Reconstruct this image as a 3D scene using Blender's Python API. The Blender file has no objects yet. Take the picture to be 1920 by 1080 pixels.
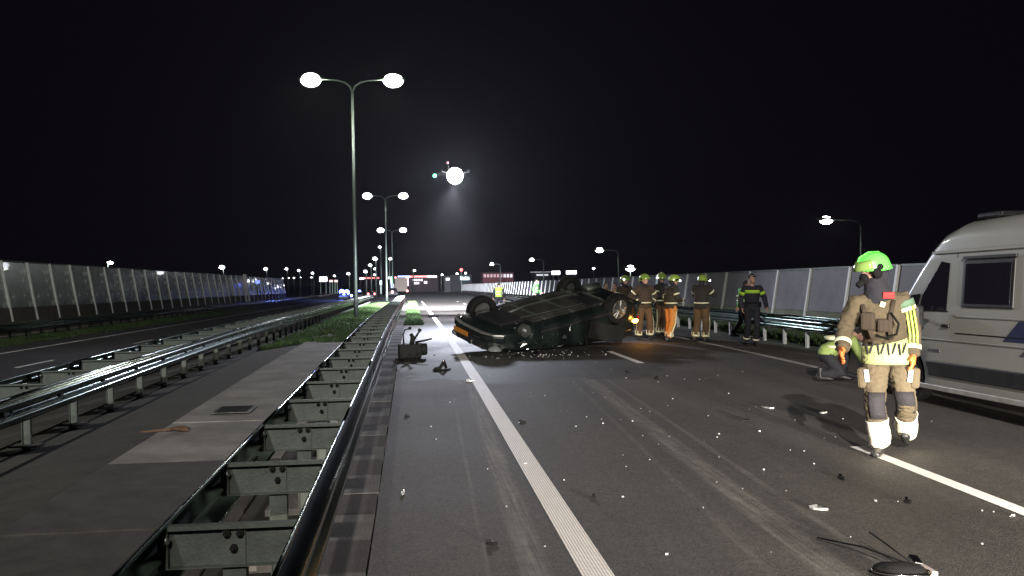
import bpy, bmesh, math, random
from mathutils import Vector, Matrix, noise, Euler
random.seed(7)
R = math.radians
S = bpy.context.scene
C = S.collection

# ------------------------------------------------------------------ camera
F_PX, VPX, VPY, ROLL = 1700.0, 770.0, 512.0, R(0.9)
CAM = Vector((0, 0, 1.9))
yw = Vector(((VPX - 960) / F_PX, (540 - VPY) / F_PX, -1)).normalized()      # road direction seen by the camera
up = Vector((-math.sin(ROLL), math.cos(ROLL), 0))
zw = (up - yw * up.dot(yw)).normalized()
xw = yw.cross(zw)
ROT = Matrix((xw, yw, zw))                                                   # camera space -> world
cam = bpy.data.cameras.new('camera')
cam.sensor_width = 36; cam.lens = 36 * F_PX / 1920
cam.clip_start = .05; cam.clip_end = 6000
cam_o = bpy.data.objects.new('camera', cam); C.objects.link(cam_o)
m4 = ROT.to_4x4(); m4.translation = CAM
cam_o.matrix_world = m4
S.camera = cam_o

# ------------------------------------------------------------------ night sky
W = bpy.data.worlds.new('World'); S.world = W; W.use_nodes = True
bg = W.node_tree.nodes['Background']
bg.inputs[0].default_value = (.0024, .0019, .0032, 1); bg.inputs[1].default_value = 1.0
S.view_settings.view_transform = 'Standard'; S.view_settings.look = 'None'
S.view_settings.exposure = 0; S.view_settings.gamma = 1
S.cycles.max_bounces = 5; S.cycles.diffuse_bounces = 2; S.cycles.glossy_bounces = 3
S.cycles.transmission_bounces = 3; S.cycles.transparent_max_bounces = 6
S.cycles.sample_clamp_indirect = 3; S.cycles.caustics_reflective = False; S.cycles.caustics_refractive = False
S.cycles.use_denoising = True

def bloom_box():  # thin volume added to give the lamps and drone light a glow
    me = bpy.data.meshes.new('bloom'); x0, x1, y0, y1, a, b = -600, 600, -70, 600, -8, 16
    me.from_pydata([(x0, y0, a), (x1, y0, a), (x1, y1, a), (x0, y1, a), (x0, y0, b), (x1, y0, b), (x1, y1, b), (x0, y1, b)], [],
                   [(0, 3, 2, 1), (4, 5, 6, 7), (0, 1, 5, 4), (1, 2, 6, 5), (2, 3, 7, 6), (3, 0, 4, 7)])
    o = bpy.data.objects.new('bloom', me); C.objects.link(o); o['kind'] = 'stuff'; o['label'] = 'thin added haze around the lamps'
    m = bpy.data.materials.new('bloom'); m.use_nodes = True; nt = m.node_tree; nt.nodes.clear()
    v = nt.nodes.new('ShaderNodeVolumePrincipled'); v.inputs['Density'].default_value = BLOOM_DENSITY; v.inputs['Color'].default_value = (.95, .95, 1, 1)
    v.inputs['Anisotropy'].default_value = .75
    out = nt.nodes.new('ShaderNodeOutputMaterial'); nt.links.new(v.outputs[0], out.inputs['Volume'])
    me.materials.append(m); return o
BLOOM_DENSITY = .00013
S.cycles.volume_bounces = 0
def lamp(name, kind, loc, energy, color=(1, 1, 1), aim=None, size=90, blend=.5, radius=.1, parent=None):
    l = bpy.data.lights.new(name, kind); l.energy = energy; l.color = color
    l.shadow_soft_size = radius
    if kind == 'SPOT': l.spot_size = R(size); l.spot_blend = blend
    o = bpy.data.objects.new(name, l); C.objects.link(o); o.location = loc
    if aim is not None:
        o.rotation_euler = (Vector(aim) - Vector(loc)).to_track_quat('-Z', 'Y').to_euler()
    if parent: o.parent = parent
    return o
# headlights of the vehicle standing behind the photographer, right of him
lamp('headlight_beam', 'SPOT', (4.7, -4.5, .8), 11500, (1, .9, .8), (2.2, 14, .1), 56, 1, .09)
lamp('headlight_beam', 'SPOT', (6.1, -4.5, .8), 9500, (1, .9, .8), (4.6, 14, .1), 52, 1, .09)
# after one added beam: street lamps of the pole behind the photographer (the row goes on)
lamp('leg_beam', 'SPOT', (5.4, -4.5, .72), 26000, (1, .91, .78), (4.9, 9.2, .16), 8.5, .6, .08)  # third narrow beam, added to brighten the walking firefighter's lower legs
lamp('street_light', 'SPOT', (-.6, -13, 12.2), 41000, (1, .93, .85), (9, 6.0, 0), 60, 1, .25)
lamp('street_light', 'SPOT', (-4.8, -13, 12.2), 34000, (1, .98, .93), (-21, 30, 1), 80, .8, .25)

# ------------------------------------------------------------------ terrain of the place
def D(y):
    y = min(y, 330)
    if y < 14: return 0.0
    if y < 30: return -.015 * (y - 14) ** 2 / 32
    return -.015 * (y - 22)
PROF = [(-600, -1.2), (-26, -1.0), (-22.4, 0.0), (-21.0, 0.0), (-19.7, -.65), (-17.5, -.75), (-8.2, -.75), (-6.0, -.38), (-4.6, -.2), (-3.2, 0), (600, 0)]
def z0(x):
    for (a, za), (b, zb) in zip(PROF, PROF[1:]):
        if a <= x <= b: return za + (zb - za) * (x - a) / (b - a)
    return 0
def zg(x, y): return z0(x) + D(y)
def ray(px, py):
    d = Vector(((px - 960) / F_PX, (540 - py) / F_PX, -1))
    return ROT @ d
def G(px, py, h=0.0):
    """the point of the ground (plus h) that lies under a pixel of the photograph"""
    d = ray(px, py); z = h; p = None
    for _ in range(30):
        t = (z - CAM.z) / d.z
        p = CAM + d * t
        z = z * .3 + (zg(p.x, p.y) + h) * .7
    return Vector((p.x, p.y, zg(p.x, p.y)))
def A(px, py, y):
    d = ray(px, py); return CAM + d * (y / d.y)

# ------------------------------------------------------------------ helpers
MATS = {}
def nn(nt, t, **kw):
    n = nt.nodes.new(t)
    for k, v in kw.items():
        if k.startswith('i_'):
            key = k[2:]
            key = int(key) if key.isdigit() else key.replace('_', ' ')
            if hasattr(v, 'is_output') or isinstance(v, bpy.types.NodeSocket): nt.links.new(v, n.inputs[key])
            else: n.inputs[key].default_value = v
        else: setattr(n, k, v)
    return n
def mth(nt, op, a, b=0.0, c=0.0, clamp=False):
    n = nt.nodes.new('ShaderNodeMath'); n.operation = op; n.use_clamp = clamp
    for i, v in enumerate((a, b, c)):
        if isinstance(v, bpy.types.NodeSocket): nt.links.new(v, n.inputs[i])
        else: n.inputs[i].default_value = v
    return n.outputs[0]
def mix(nt, f, a, b):
    n = nt.nodes.new('ShaderNodeMix'); n.data_type = 'RGBA'
    for k, v in ((0, f), (6, a), (7, b)):
        if isinstance(v, bpy.types.NodeSocket): nt.links.new(v, n.inputs[k])
        else: n.inputs[k].default_value = v if k == 0 or len(v) == 4 else (*v, 1)
    return n.outputs[2]
def mat(name, col, rough=.6, metal=0.0, var=.25, scale=6.0, bump=.15, bscale=None, emit=None, es=1.0, spec=.5, coat=0.0, fine=None):
    if name in MATS: return MATS[name]
    m = bpy.data.materials.new(name); m.use_nodes = True; MATS[name] = m
    nt = m.node_tree; b = nt.nodes['Principled BSDF']
    tc = nn(nt, 'ShaderNodeTexCoord')
    n1 = nn(nt, 'ShaderNodeTexNoise', i_Vector=tc.outputs['Object'], i_Scale=scale, i_Detail=5.0, i_Roughness=.65)
    f = mth(nt, 'MULTIPLY_ADD', n1.outputs[0], 1.8, -.4, clamp=True)
    lo = tuple(c * (1 - var) for c in col); hi = tuple(min(1, c * (1 + var)) for c in col)
    nt.links.new(mix(nt, f, lo, hi), b.inputs['Base Color'])
    r = mth(nt, 'MULTIPLY_ADD', n1.outputs[0], .25 * (1 if rough > .15 else .2), rough - .1 * (1 if rough > .15 else .2), clamp=True)
    nt.links.new(r, b.inputs['Roughness'])
    b.inputs['Metallic'].default_value = metal
    b.inputs['Specular IOR Level'].default_value = spec
    b.inputs['Coat Weight'].default_value = coat
    if bump:
        n2 = nn(nt, 'ShaderNodeTexNoise', i_Vector=tc.outputs['Object'], i_Scale=bscale or scale * 6, i_Detail=3.0)
        bp = nn(nt, 'ShaderNodeBump', i_Strength=bump, i_Distance=.02, i_Height=n2.outputs[0])
        nt.links.new(bp.outputs[0], b.inputs['Normal'])
    if emit:
        b.inputs['Emission Color'].default_value = (*emit, 1); b.inputs['Emission Strength'].default_value = es
    return m

class MB:
    def __init__(s): s.v = []; s.f = []; s.mi = []; s.cur = 0
    def add(s, vs, fs, M=None):
        o = len(s.v)
        s.v += [tuple(M @ Vector(v)) if M is not None else tuple(v) for v in vs]
        s.f += [tuple(i + o for i in f) for f in fs]; s.mi += [s.cur] * len(fs)
        return s
    def box(s, c, d, rot=None, taper=1.0):
        x, y, z = d[0] / 2, d[1] / 2, d[2] / 2; t = taper
        vs = [(-x, -y, -z), (x, -y, -z), (x, y, -z), (-x, y, -z), (-x * t, -y * t, z), (x * t, -y * t, z), (x * t, y * t, z), (-x * t, y * t, z)]
        M = Matrix.Translation(c)
        if rot: M = M @ Euler(rot).to_matrix().to_4x4()
        return s.add(vs, [(0, 3, 2, 1), (4, 5, 6, 7), (0, 1, 5, 4), (1, 2, 6, 5), (2, 3, 7, 6), (3, 0, 4, 7)], M)
    def tube(s, pts, rad, n=8, side=None, caps=True, ph=0):
        """loft through pts; rad per point: r or (ra, rb); side fixes the direction of ra"""
        pts = [Vector(p) for p in pts]; k = len(pts)
        if not isinstance(rad, (list,)): rad = [rad] * k
        rings = []; ref = Vector(side) if side is not None else None
        for i, p in enumerate(pts):
            t = (pts[min(i + 1, k - 1)] - pts[max(i - 1, 0)])
            t = t.normalized() if t.length > 1e-9 else Vector((0, 0, 1))
            if ref is None: ref = Vector((1, 0, 0)) if abs(t.x) < .8 else Vector((0, 1, 0))
            u = (ref - t * ref.dot(t)).normalized(); w = t.cross(u)
            if side is None: ref = u
            ra, rb = rad[i] if isinstance(rad[i], tuple) else (rad[i], rad[i])
            rings.append([p + u * (ra * math.cos(ph + 2 * math.pi * j / n)) + w * (rb * math.sin(ph + 2 * math.pi * j / n)) for j in range(n)])
        vs = [v for r in rings for v in r]; fs = []
        for i in range(k - 1):
            for j in range(n):
                a, b = i * n + j, i * n + (j + 1) % n
                fs.append((a, b, b + n, a + n))
        if caps:
            fs.append(tuple(range(n))[::-1]); fs.append(tuple((k - 1) * n + j for j in range(n)))
        return s.add(vs, fs)
    def cyl(s, a, b, r, n=12): return s.tube([a, b], r if not isinstance(r, tuple) else [r[0], r[1]], n)
    def ball(s, c, r, n=10, M=None, seg=6):
        r = (r, r, r) if not isinstance(r, tuple) else r
        vs = [(0, 0, -1)]; fs = []
        for i in range(1, seg):
            a = math.pi * i / seg - math.pi / 2
            vs += [(math.cos(a) * math.cos(2 * math.pi * j / n), math.cos(a) * math.sin(2 * math.pi * j / n), math.sin(a)) for j in range(n)]
        vs.append((0, 0, 1)); T = len(vs) - 1
        for j in range(n):
            fs.append((0, 1 + (j + 1) % n, 1 + j)); fs.append((T, T - n + j, T - n + (j + 1) % n))
        for i in range(seg - 2):
            for j in range(n):
                a, b = 1 + i * n + j, 1 + i * n + (j + 1) % n
                fs.append((a, b, b + n, a + n))
        L = Matrix.Translation(c) @ Matrix.Diagonal((*r, 1))
        if M is not None: L = Matrix.Translation(c) @ M.to_4x4() @ Matrix.Diagonal((*r, 1))
        return s.add(vs, fs, L)
    def prism(s, poly, axis, a, b):
        """poly of 2D points extruded along axis (0,1,2) from a to b"""
        n = len(poly)
        def P(p, h):
            q = list(p); q.insert(axis, h); return q
        vs = [P(p, a) for p in poly] + [P(p, b) for p in poly]
        return s.add(vs, [tuple(range(n))[::-1], tuple(range(n, 2 * n))] + [(i, (i + 1) % n, (i + 1) % n + n, i + n) for i in range(n)])
    def mesh(s, name, mats, smooth=False):
        me = bpy.data.meshes.new(name); me.from_pydata(s.v, [], s.f)
        for m in (mats if isinstance(mats, (list, tuple)) else [mats]): me.materials.append(m)
        if any(s.mi): me.polygons.foreach_set('material_index', s.mi)
        bm = bmesh.new(); bm.from_mesh(me); bmesh.ops.recalc_face_normals(bm, faces=bm.faces); bm.to_mesh(me); bm.free()
        if smooth: me.polygons.foreach_set('use_smooth', [True] * len(me.polygons))
        me.update(); return me
    def build(s, name, mats, parent=None, smooth=False, bevel=0, loc=None, solid=0, edge=None):
        o = bpy.data.objects.new(name, s.mesh(name, mats, smooth)); C.objects.link(o)
        if parent is not None: o.parent = parent
        if loc is not None: o.location = loc
        if solid:
            md = o.modifiers.new('s', 'SOLIDIFY'); md.thickness = solid; md.offset = 0
        if bevel:
            md = o.modifiers.new('b', 'BEVEL'); md.width = bevel; md.segments = 2; md.limit_method = 'ANGLE'; md.angle_limit = R(35)
        return o
def dup(o, parent=None, loc=None, rot=None):
    c = o.copy(); C.objects.link(c); c.parent = parent
    if loc is not None: c.location = loc
    if rot is not None: c.rotation_euler = rot
    return c
def dup_tree(o, parent=None):
    c = dup(o, parent)
    for ch in list(o.children): dup_tree(ch, c)
    return c
def tag(o, label, cat, group=None):
    o['label'] = label; o['category'] = cat
    if group: o['group'] = group
    return o
def thing(name, label, cat, loc=(0, 0, 0), rz=0, group=None):
    o = bpy.data.objects.new(name, None); C.objects.link(o); o.location = loc; o.rotation_euler = (0, 0, rz)
    o.empty_display_size = .2
    return tag(o, label, cat, group)
def struct(o): o['kind'] = 'structure'; return o
def bake(o):
    dg = bpy.context.evaluated_depsgraph_get(); dg.update()
    me = bpy.data.meshes.new_from_object(o.evaluated_get(dg), depsgraph=dg)
    old = o.data; o.modifiers.clear(); o.data = me
    bpy.data.meshes.remove(old)
    return o
def remesh(o, vox, it=3, wr=0.0, ws=9.0, seed=0, smooth=True):
    md = o.modifiers.new('r', 'REMESH'); md.mode = 'VOXEL'; md.voxel_size = vox; md.use_smooth_shade = smooth
    md = o.modifiers.new('s', 'SMOOTH'); md.factor = .5; md.iterations = it
    bake(o); me = o.data
    if wr:
        ns = [v.normal.copy() for v in me.vertices]
        for v, n in zip(me.vertices, ns):
            p = Vector((v.co.x * ws + seed, v.co.y * ws, v.co.z * ws * 1.9))
            k = noise.noise(p) + .5 * noise.noise(p * 2.1); k = (1 - abs(k) * 2.2)
            v.co += n * (wr * k)
        me.update()
    me.polygons.foreach_set('use_smooth', [smooth] * len(me.polygons))
    return o

# ------------------------------------------------------------------ materials
def asphalt(name, base, marks=(), wet=(), wetblob=False):
    m = bpy.data.materials.new(name); m.use_nodes = True; nt = m.node_tree; b = nt.nodes['Principled BSDF']
    tc = nn(nt, 'ShaderNodeTexCoord').outputs['Object']
    xyz = nn(nt, 'ShaderNodeSeparateXYZ', i_0=tc); x, y = xyz.outputs[0], xyz.outputs[1]
    big = nn(nt, 'ShaderNodeTexNoise', i_Vector=tc, i_Scale=.55, i_Detail=5.0).outputs[0]
    mid = nn(nt, 'ShaderNodeTexNoise', i_Vector=tc, i_Scale=7.0, i_Detail=4.0, i_Roughness=.7).outputs[0]
    vor = nn(nt, 'ShaderNodeTexVoronoi', i_Vector=tc, i_Scale=95.0)
    agg = nn(nt, 'ShaderNodeSeparateColor', i_0=vor.outputs['Color']).outputs[0]
    k = mth(nt, 'MULTIPLY_ADD', big, .5, .55)
    k = mth(nt, 'MULTIPLY', k, mth(nt, 'MULTIPLY_ADD', mid, .7, .65))
    k = mth(nt, 'MULTIPLY', k, mth(nt, 'MULTIPLY_ADD', agg, .9, .55))
    # stretched streaks along the driving direction
    cx = nn(nt, 'ShaderNodeCombineXYZ', i_0=mth(nt, 'MULTIPLY', x, 3.0), i_1=mth(nt, 'MULTIPLY', y, .12)).outputs[0]
    st = nn(nt, 'ShaderNodeTexNoise', i_Vector=cx, i_Scale=1.0, i_Detail=4.0).outputs[0]
    k = mth(nt, 'MULTIPLY', k, mth(nt, 'MULTIPLY_ADD', st, .5, .75))
    vc = nn(nt, 'ShaderNodeVectorMath', operation='SCALE', i_0=tuple(base)); nt.links.new(k, vc.inputs['Scale'])
    col = vc.outputs[0]; rough = mth(nt, 'MULTIPLY_ADD', big, .15, .66)
    cx2 = nn(nt, 'ShaderNodeCombineXYZ', i_0=mth(nt, 'MULTIPLY', x, 38.0), i_1=mth(nt, 'MULTIPLY', y, .9)).outputs[0]
    fs = nn(nt, 'ShaderNodeTexNoise', i_Vector=cx2, i_Scale=1.0, i_Detail=3.0).outputs[0]
    for (a, bb, w, ya, yb, stg, cc) in marks:
        # |x - (a + b y)| < w : a rubber or scrape mark along the road
        dd = mth(nt, 'ABSOLUTE', mth(nt, 'SUBTRACT', x, mth(nt, 'MULTIPLY_ADD', y, bb, a)))
        mk = nn(nt, 'ShaderNodeMapRange', interpolation_type='SMOOTHSTEP', i_0=dd, i_1=w, i_2=w * .35, i_3=0.0, i_4=1.0).outputs[0]
        e1 = nn(nt, 'ShaderNodeMapRange', i_0=y, i_1=ya, i_2=ya + 1.5).outputs[0]
        e2 = nn(nt, 'ShaderNodeMapRange', i_0=y, i_1=yb, i_2=yb - 3).outputs[0]
        mk = mth(nt, 'MULTIPLY', mk, mth(nt, 'MULTIPLY', e1, e2))
        mk = mth(nt, 'MULTIPLY', mk, mth(nt, 'MULTIPLY_ADD', fs, 2.6, -.75, clamp=True))
        mk = mth(nt, 'MULTIPLY', mk, mth(nt, 'MULTIPLY_ADD', mid, 1.4, -.1, clamp=True))
        mk = mth(nt, 'MULTIPLY', mk, stg)
        col = mix(nt, mk, col, cc)
    if wetblob:
        ex = mth(nt, 'POWER', mth(nt, 'DIVIDE', mth(nt, 'SUBTRACT', x, 2.4), 3.3), 2.0)
        ey = mth(nt, 'POWER', mth(nt, 'DIVIDE', mth(nt, 'ABSOLUTE', mth(nt, 'SUBTRACT', y, 19.6)), 4.2), 2.0)
        nb = nn(nt, 'ShaderNodeTexNoise', i_Vector=tc, i_Scale=.9, i_Detail=3.0).outputs[0]
        r2 = mth(nt, 'ADD', mth(nt, 'ADD', ex, ey), mth(nt, 'MULTIPLY_ADD', nb, 1.5, -.75))
        wm = nn(nt, 'ShaderNodeMapRange', interpolation_type='SMOOTHSTEP', i_0=r2, i_1=1.02, i_2=.97).outputs[0]
        col = mix(nt, mth(nt, 'MULTIPLY', wm, .72), col, (.012, .013, .011))
        rough = mth(nt, 'SUBTRACT', rough, mth(nt, 'MULTIPLY', wm, .06))
    if wetblob:
        far_ = nn(nt, 'ShaderNodeMapRange', interpolation_type='SMOOTHSTEP', i_0=y, i_1=19.0, i_2=32.0).outputs[0]
        rough = mth(nt, 'SUBTRACT', rough, mth(nt, 'MULTIPLY', far_, .30))
    nt.links.new(col, b.inputs['Base Color']); nt.links.new(rough, b.inputs['Roughness'])
    b.inputs['Specular IOR Level'].default_value = .4
    hgt = mth(nt, 'MULTIPLY_ADD', vor.outputs['Distance'], -1.0, mid)
    bp = nn(nt, 'ShaderNodeBump', i_Strength=.5, i_Distance=.006, i_Height=hgt); nt.links.new(bp.outputs[0], b.inputs['Normal'])
    return m
pale = (.25, .235, .21)
M_ROAD = asphalt('asphalt', (.075, .068, .061), [
    (.62, .024, .13, -5, 17, .8, pale), (.34, .02, .03, -5, 14, .35, pale), (.95, .012, .02, 2, 12, .3, pale),
    (2.35, .046, .17, 3, 20, .75, pale), (2.75, .04, .05, 4, 22, .45, pale), (1.9, .055, .05, 4, 16, .3, pale),
    (3.6, .05, .3, 6, 30, .35, (.015, .015, .015)), (5.4, .02, .3, 2, 40, .3, (.02, .02, .02))], wetblob=True)
M_ROADL = asphalt('left_asphalt', (.06, .058, .062))
M_PATH = asphalt('path_asphalt', (.05, .048, .044))
M_CROSS = asphalt('crossing_asphalt', (.035, .035, .035))
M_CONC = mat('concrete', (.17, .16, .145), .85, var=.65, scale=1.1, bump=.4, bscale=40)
M_CONCD = mat('dirty_and_shaded_concrete', (.042, .038, .034), .9, var=.5, scale=3, bump=.5, bscale=40)  # dirt on plinth and feet; painted shadow on the near slabs
M_KERBL = mat('lit_kerb_concrete', (.10, .097, .094), .85, var=.35, scale=5, bump=.4, bscale=50)
M_KERBD = mat('shaded_kerb_concrete', (.05, .042, .043), .9, var=.35, scale=5, bump=.4, bscale=50)
M_SOIL = mat('verge_soil', (.032, .03, .024), .95, var=.5, scale=2.0, bump=.8, bscale=18)
M_GRASSG = mat('grass_ground', (.028, .04, .015), .95, var=.5, scale=1.5, bump=.8, bscale=30)
M_BLADE = mat('grass_blade', (.042, .085, .02), .7, var=.45, scale=1.2, bump=0)
M_WHITE = mat('road_paint', (.84, .81, .77), .6, var=.12, scale=14, bump=.25, bscale=70)
M_WHITEW = mat('worn_road_paint', (.35, .34, .32), .75, var=.4, scale=9, bump=.25, bscale=70)
M_GALV = mat('galvanised_steel', (.062, .105, .088), .15, 1.0, var=.25, scale=3.0, bump=0)
M_GALVD = mat('weathered_steel', (.085, .098, .085), .5, .5, var=.35, scale=5.0, bump=.12, bscale=60)
M_BOLT = mat('zinc_bolt', (.6, .62, .62), .32, 1.0, var=.1, bump=0)
M_POLE = mat('pole_steel', (.15, .19, .16), .42, .7, var=.15, scale=2, bump=.03)
M_PANEL = mat('barrier_panel', (.20, .23, .215), .22, .3, var=.55, scale=1.5, bump=.05, bscale=3, coat=.4)
M_PANELR = mat('barrier_panel_right', (.125, .12, .135), .6, .1, var=.45, scale=1.3, bump=.08, bscale=6)
M_BPOST = mat('barrier_post_paint', (.62, .64, .62), .5, .1, var=.1, bump=.04)
M_BLACK = mat('black_rubber', (.009, .009, .009), .85, var=.3, bump=.2, spec=.12)
M_PLASTIC = mat('black_plastic', (.015, .015, .016), .42, var=.3, bump=.05, spec=.3)

# the dotted thermoplastic line: rows of raised dots
def dotted():
    m = bpy.data.materials.new('dotted_road_paint'); m.use_nodes = True; nt = m.node_tree; b = nt.nodes['Principled BSDF']
    tc = nn(nt, 'ShaderNodeTexCoord').outputs['Object']
    xyz = nn(nt, 'ShaderNodeSeparateXYZ', i_0=tc)
    def saw(v, p): return mth(nt, 'ABSOLUTE', mth(nt, 'SUBTRACT', mth(nt, 'FRACT', mth(nt, 'DIVIDE', v, p)), .5))
    dx, dy = saw(xyz.outputs[0], .021), saw(xyz.outputs[1], .026)
    r = mth(nt, 'SQRT', mth(nt, 'ADD', mth(nt, 'MULTIPLY', dx, dx), mth(nt, 'MULTIPLY', dy, dy)))
    h = nn(nt, 'ShaderNodeMapRange', interpolation_type='SMOOTHSTEP', i_0=r, i_1=.5, i_2=.3).outputs[0]
    n = nn(nt, 'ShaderNodeTexNoise', i_Vector=tc, i_Scale=5.0, i_Detail=5.0).outputs[0]
    c = mix(nt, mth(nt, 'MULTIPLY', h, mth(nt, 'MULTIPLY_ADD', n, .5, .75), clamp=True), (.42, .38, .35), (.86, .82, .77))
    nt.links.new(c, b.inputs['Base Color']); b.inputs['Roughness'].default_value = .6
    bp = nn(nt, 'ShaderNodeBump', i_Strength=.6, i_Distance=.004, i_Height=h); nt.links.new(bp.outputs[0], b.inputs['Normal'])
    return m
M_DOT = dotted()

# ------------------------------------------------------------------ ground, roads
def ys_range(y0, y1):
    ys = [y0]
    for y in [-60, -40, -20, 0, 10, 14, 16, 18, 20, 22, 24, 26, 28, 30, 35, 40, 50, 60, 80, 100, 130, 160, 200, 260, 330, 500, 900, 1800, 4000]:
        if y0 < y < y1: ys.append(y)
    ys.append(y1); return ys
def strip(name, xs, y0, y1, dz, m, parent=None):
    xs = sorted(set(xs) | {p[0] for p in PROF if xs[0] < p[0] < xs[-1]})
    ys = ys_range(y0, y1); mb = MB(); n = len(xs)
    mb.add([(x, y, zg(x, y) + dz) for y in ys for x in xs],
           [(j * n + i, j * n + i + 1, (j + 1) * n + i + 1, (j + 1) * n + i) for j in range(len(ys) - 1) for i in range(n - 1)])
    o = mb.build(name, m, parent, smooth=False)
    if parent is None: struct(o)
    return o
strip('ground', [-590, 590], -60, 590, -.06, M_SOIL)
road = strip('road', [-.30, 9.1], -45, 97, 0, M_ROAD)
strip('left_road', [-17.3, -6.6], -45, 320, 0.002, M_ROADL)
strip('crossing_road', [-6.2, 60], 97, 330, -.012, M_CROSS)
strip('median', [-6.5, -.62], -45, 96.5, -.03, M_SOIL)
strip('right_verge', [9.1, 60], -45, 330, -.02, M_GRASSG)
strip('left_verge', [-22, -17.3], -45, 330, -.01, M_GRASSG)
# road markings
strip('edge_line', [1.03, 1.23], -10, 62, .004, M_DOT, road)
strip('edge_line', [1.05, 1.2], 62, 96, .004, M_WHITE, road)
k = -1
for y in [-5.9 + 12 * i + 3 * 0 for i in range(0, 9)]:
    strip('lane_dash', [4.58, 4.73], y + .0, y + 3.0, .004, M_WHITE, road) if y < 95 else None
strip('right_edge_line', [7.58, 7.73], -20, 96, .004, M_WHITEW, road)
lr = bpy.data.objects['left_road']
strip('edge_line', [-15.7, -15.52], -10, 200, .006, M_WHITE, lr)
for i in range(12):
    strip('lane_dash', [-12.25, -12.1], 17.5 + 12 * i, 20.5 + 12 * i, .006, M_WHITE, lr)
strip('edge_line', [-8.9, -8.75], -10, 200, .006, M_WHITEW, lr)

# concrete slabs of the median path, one by one
path = struct(thing('concrete_path', '', '')); del path['label'], path['category']
y = 1.95
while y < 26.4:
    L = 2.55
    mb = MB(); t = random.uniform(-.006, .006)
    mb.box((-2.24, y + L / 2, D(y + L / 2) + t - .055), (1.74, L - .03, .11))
    mb  .build('slab', M_CONC if y > 9.5 else M_CONCD, path, bevel=.012); y += L  # near slabs take the darker concrete to paint the shadow there
# kerb stones along the barrier foot; alternating tones paint light between the spacers
kerb = struct(thing('kerb', '', '')); del kerb['label'], kerb['category']
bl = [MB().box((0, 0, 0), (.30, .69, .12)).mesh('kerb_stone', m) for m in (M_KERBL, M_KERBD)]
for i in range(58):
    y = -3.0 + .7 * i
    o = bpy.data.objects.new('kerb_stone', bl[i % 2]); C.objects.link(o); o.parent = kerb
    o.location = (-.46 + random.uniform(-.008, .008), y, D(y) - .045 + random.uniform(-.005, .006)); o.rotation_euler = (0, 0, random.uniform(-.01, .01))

# grass: blades in tufts
def blades(name, label, rects, h, seed):
    rnd = random.Random(seed); mb = MB()
    for (xa, xb, ya, yb, n) in rects:
        for _ in range(n):
            x = rnd.uniform(xa, xb); y = ya + (yb - ya) * rnd.random() ** 1.5
            if noise.noise(Vector((x * .9, y * .5, seed))) < -.25: continue
            z = zg(x, y) - .05
            for _ in range(4):
                a = rnd.uniform(0, 6.28); w = rnd.uniform(.006, .014) * (1 + max(0, y - 20) / 25); hh = h * rnd.uniform(.5, 1.3)
                lx, ly = rnd.uniform(-.09, .09), rnd.uniform(-.09, .09); px, py = x + rnd.uniform(-.05, .05), y + rnd.uniform(-.05, .05)
                dx, dy = math.cos(a) * w, math.sin(a) * w
                mb.add([(px - dx, py - dy, z), (px + dx, py + dy, z), (px + lx * .4 + dx * .7, py + ly * .4 + dy * .7, z + hh * .6), (px + lx * .4 - dx * .7, py + ly * .4 - dy * .7, z + hh * .6), (px + lx, py + ly, z + hh)],
                       [(0, 1, 2, 3), (3, 2, 4)])
    o = mb.build(name, M_BLADE); o['kind'] = 'stuff'; o['label'] = label; o['category'] = 'grass'
    return o
blades('grass', 'green grass growing in the median behind the concrete slabs', [(-4.4, -1.3, 26.6, 90, 9000), (-.25, .45, 37, 95, 2600)], .15, 3)
strip('grass_island', [-.29, .45], 37, 96, .006, M_GRASSG)
strip('median_grass', [-4.4, -1.3], 26.5, 96, -.012, M_GRASSG)
blades('verge_grass', 'rough grass verge below the right noise barrier', [(9.75, 14.3, 14, 75, 6000)], .2, 5)
blades('verge_grass', 'green grass strip beside the far left carriageway', [(-19.5, -17.4, 26, 90, 4200)], .12, 9)
# cut out drain grate and the flattened rusty debris in the median path
p = G(440, 771)
d = thing('drain_cover', 'dark square drain cover in the concrete median slabs', 'drain cover', (p.x, p.y, D(p.y) + .024))
MB().box((0, 0, 0), (.52, .62, .012)).build('frame', M_GALVD, d, bevel=.003)
for i in range(6): MB().box((0, -.24 + .095 * i, .009), (.42, .045, .012)).build('bar', M_BLACK, d)
# ------------------------------------------------------------------ guard rails
WP = [(-.002, 0), (.015, .012), (.075, .055), (.083, .075), (.075, .095), (.012, .14), (.004, .155), (.012, .17), (.075, .215), (.083, .235), (.075, .255), (.015, .298), (-.002, .31)]
def rail_piece(parent, x, out, ya, yb, zb, m, sag=0.0, seed=0):
    """one length of W-beam; out = +1/-1 side the waves bulge to"""
    n = max(2, int((yb - ya) / .7) + 1); mb = MB(); vs = []
    for i in range(n):
        y = ya + (yb - ya) * i / (n - 1)
        wob = .0022 * noise.noise(Vector((y * .35, seed, 0))); wz = .004 * noise.noise(Vector((y * .3, seed, 5)))
        for (o, h) in WP:
            vs.append((x + out * (o + wob), y, zb(y) + h + wz))
    k = len(WP)
    mb.add(vs, [(i * k + j, i * k + j + 1, (i + 1) * k + j + 1, (i + 1) * k + j) for i in range(n - 1) for j in range(k - 1)])
    for (oo, hh, r_) in ((-.004, .312, .010), (-.004, -.002, .007)):
        mb.tube([vv + Vector((out * (oo + .002), 0, hh - .31)) for vv in [Vector(vs[i * k + k - 1]) for i in range(n)]], r_, 8)
    o = mb.build('rail', m, parent, smooth=True, solid=.004)
    o.modifiers['s'].use_rim = False
    return o
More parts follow.
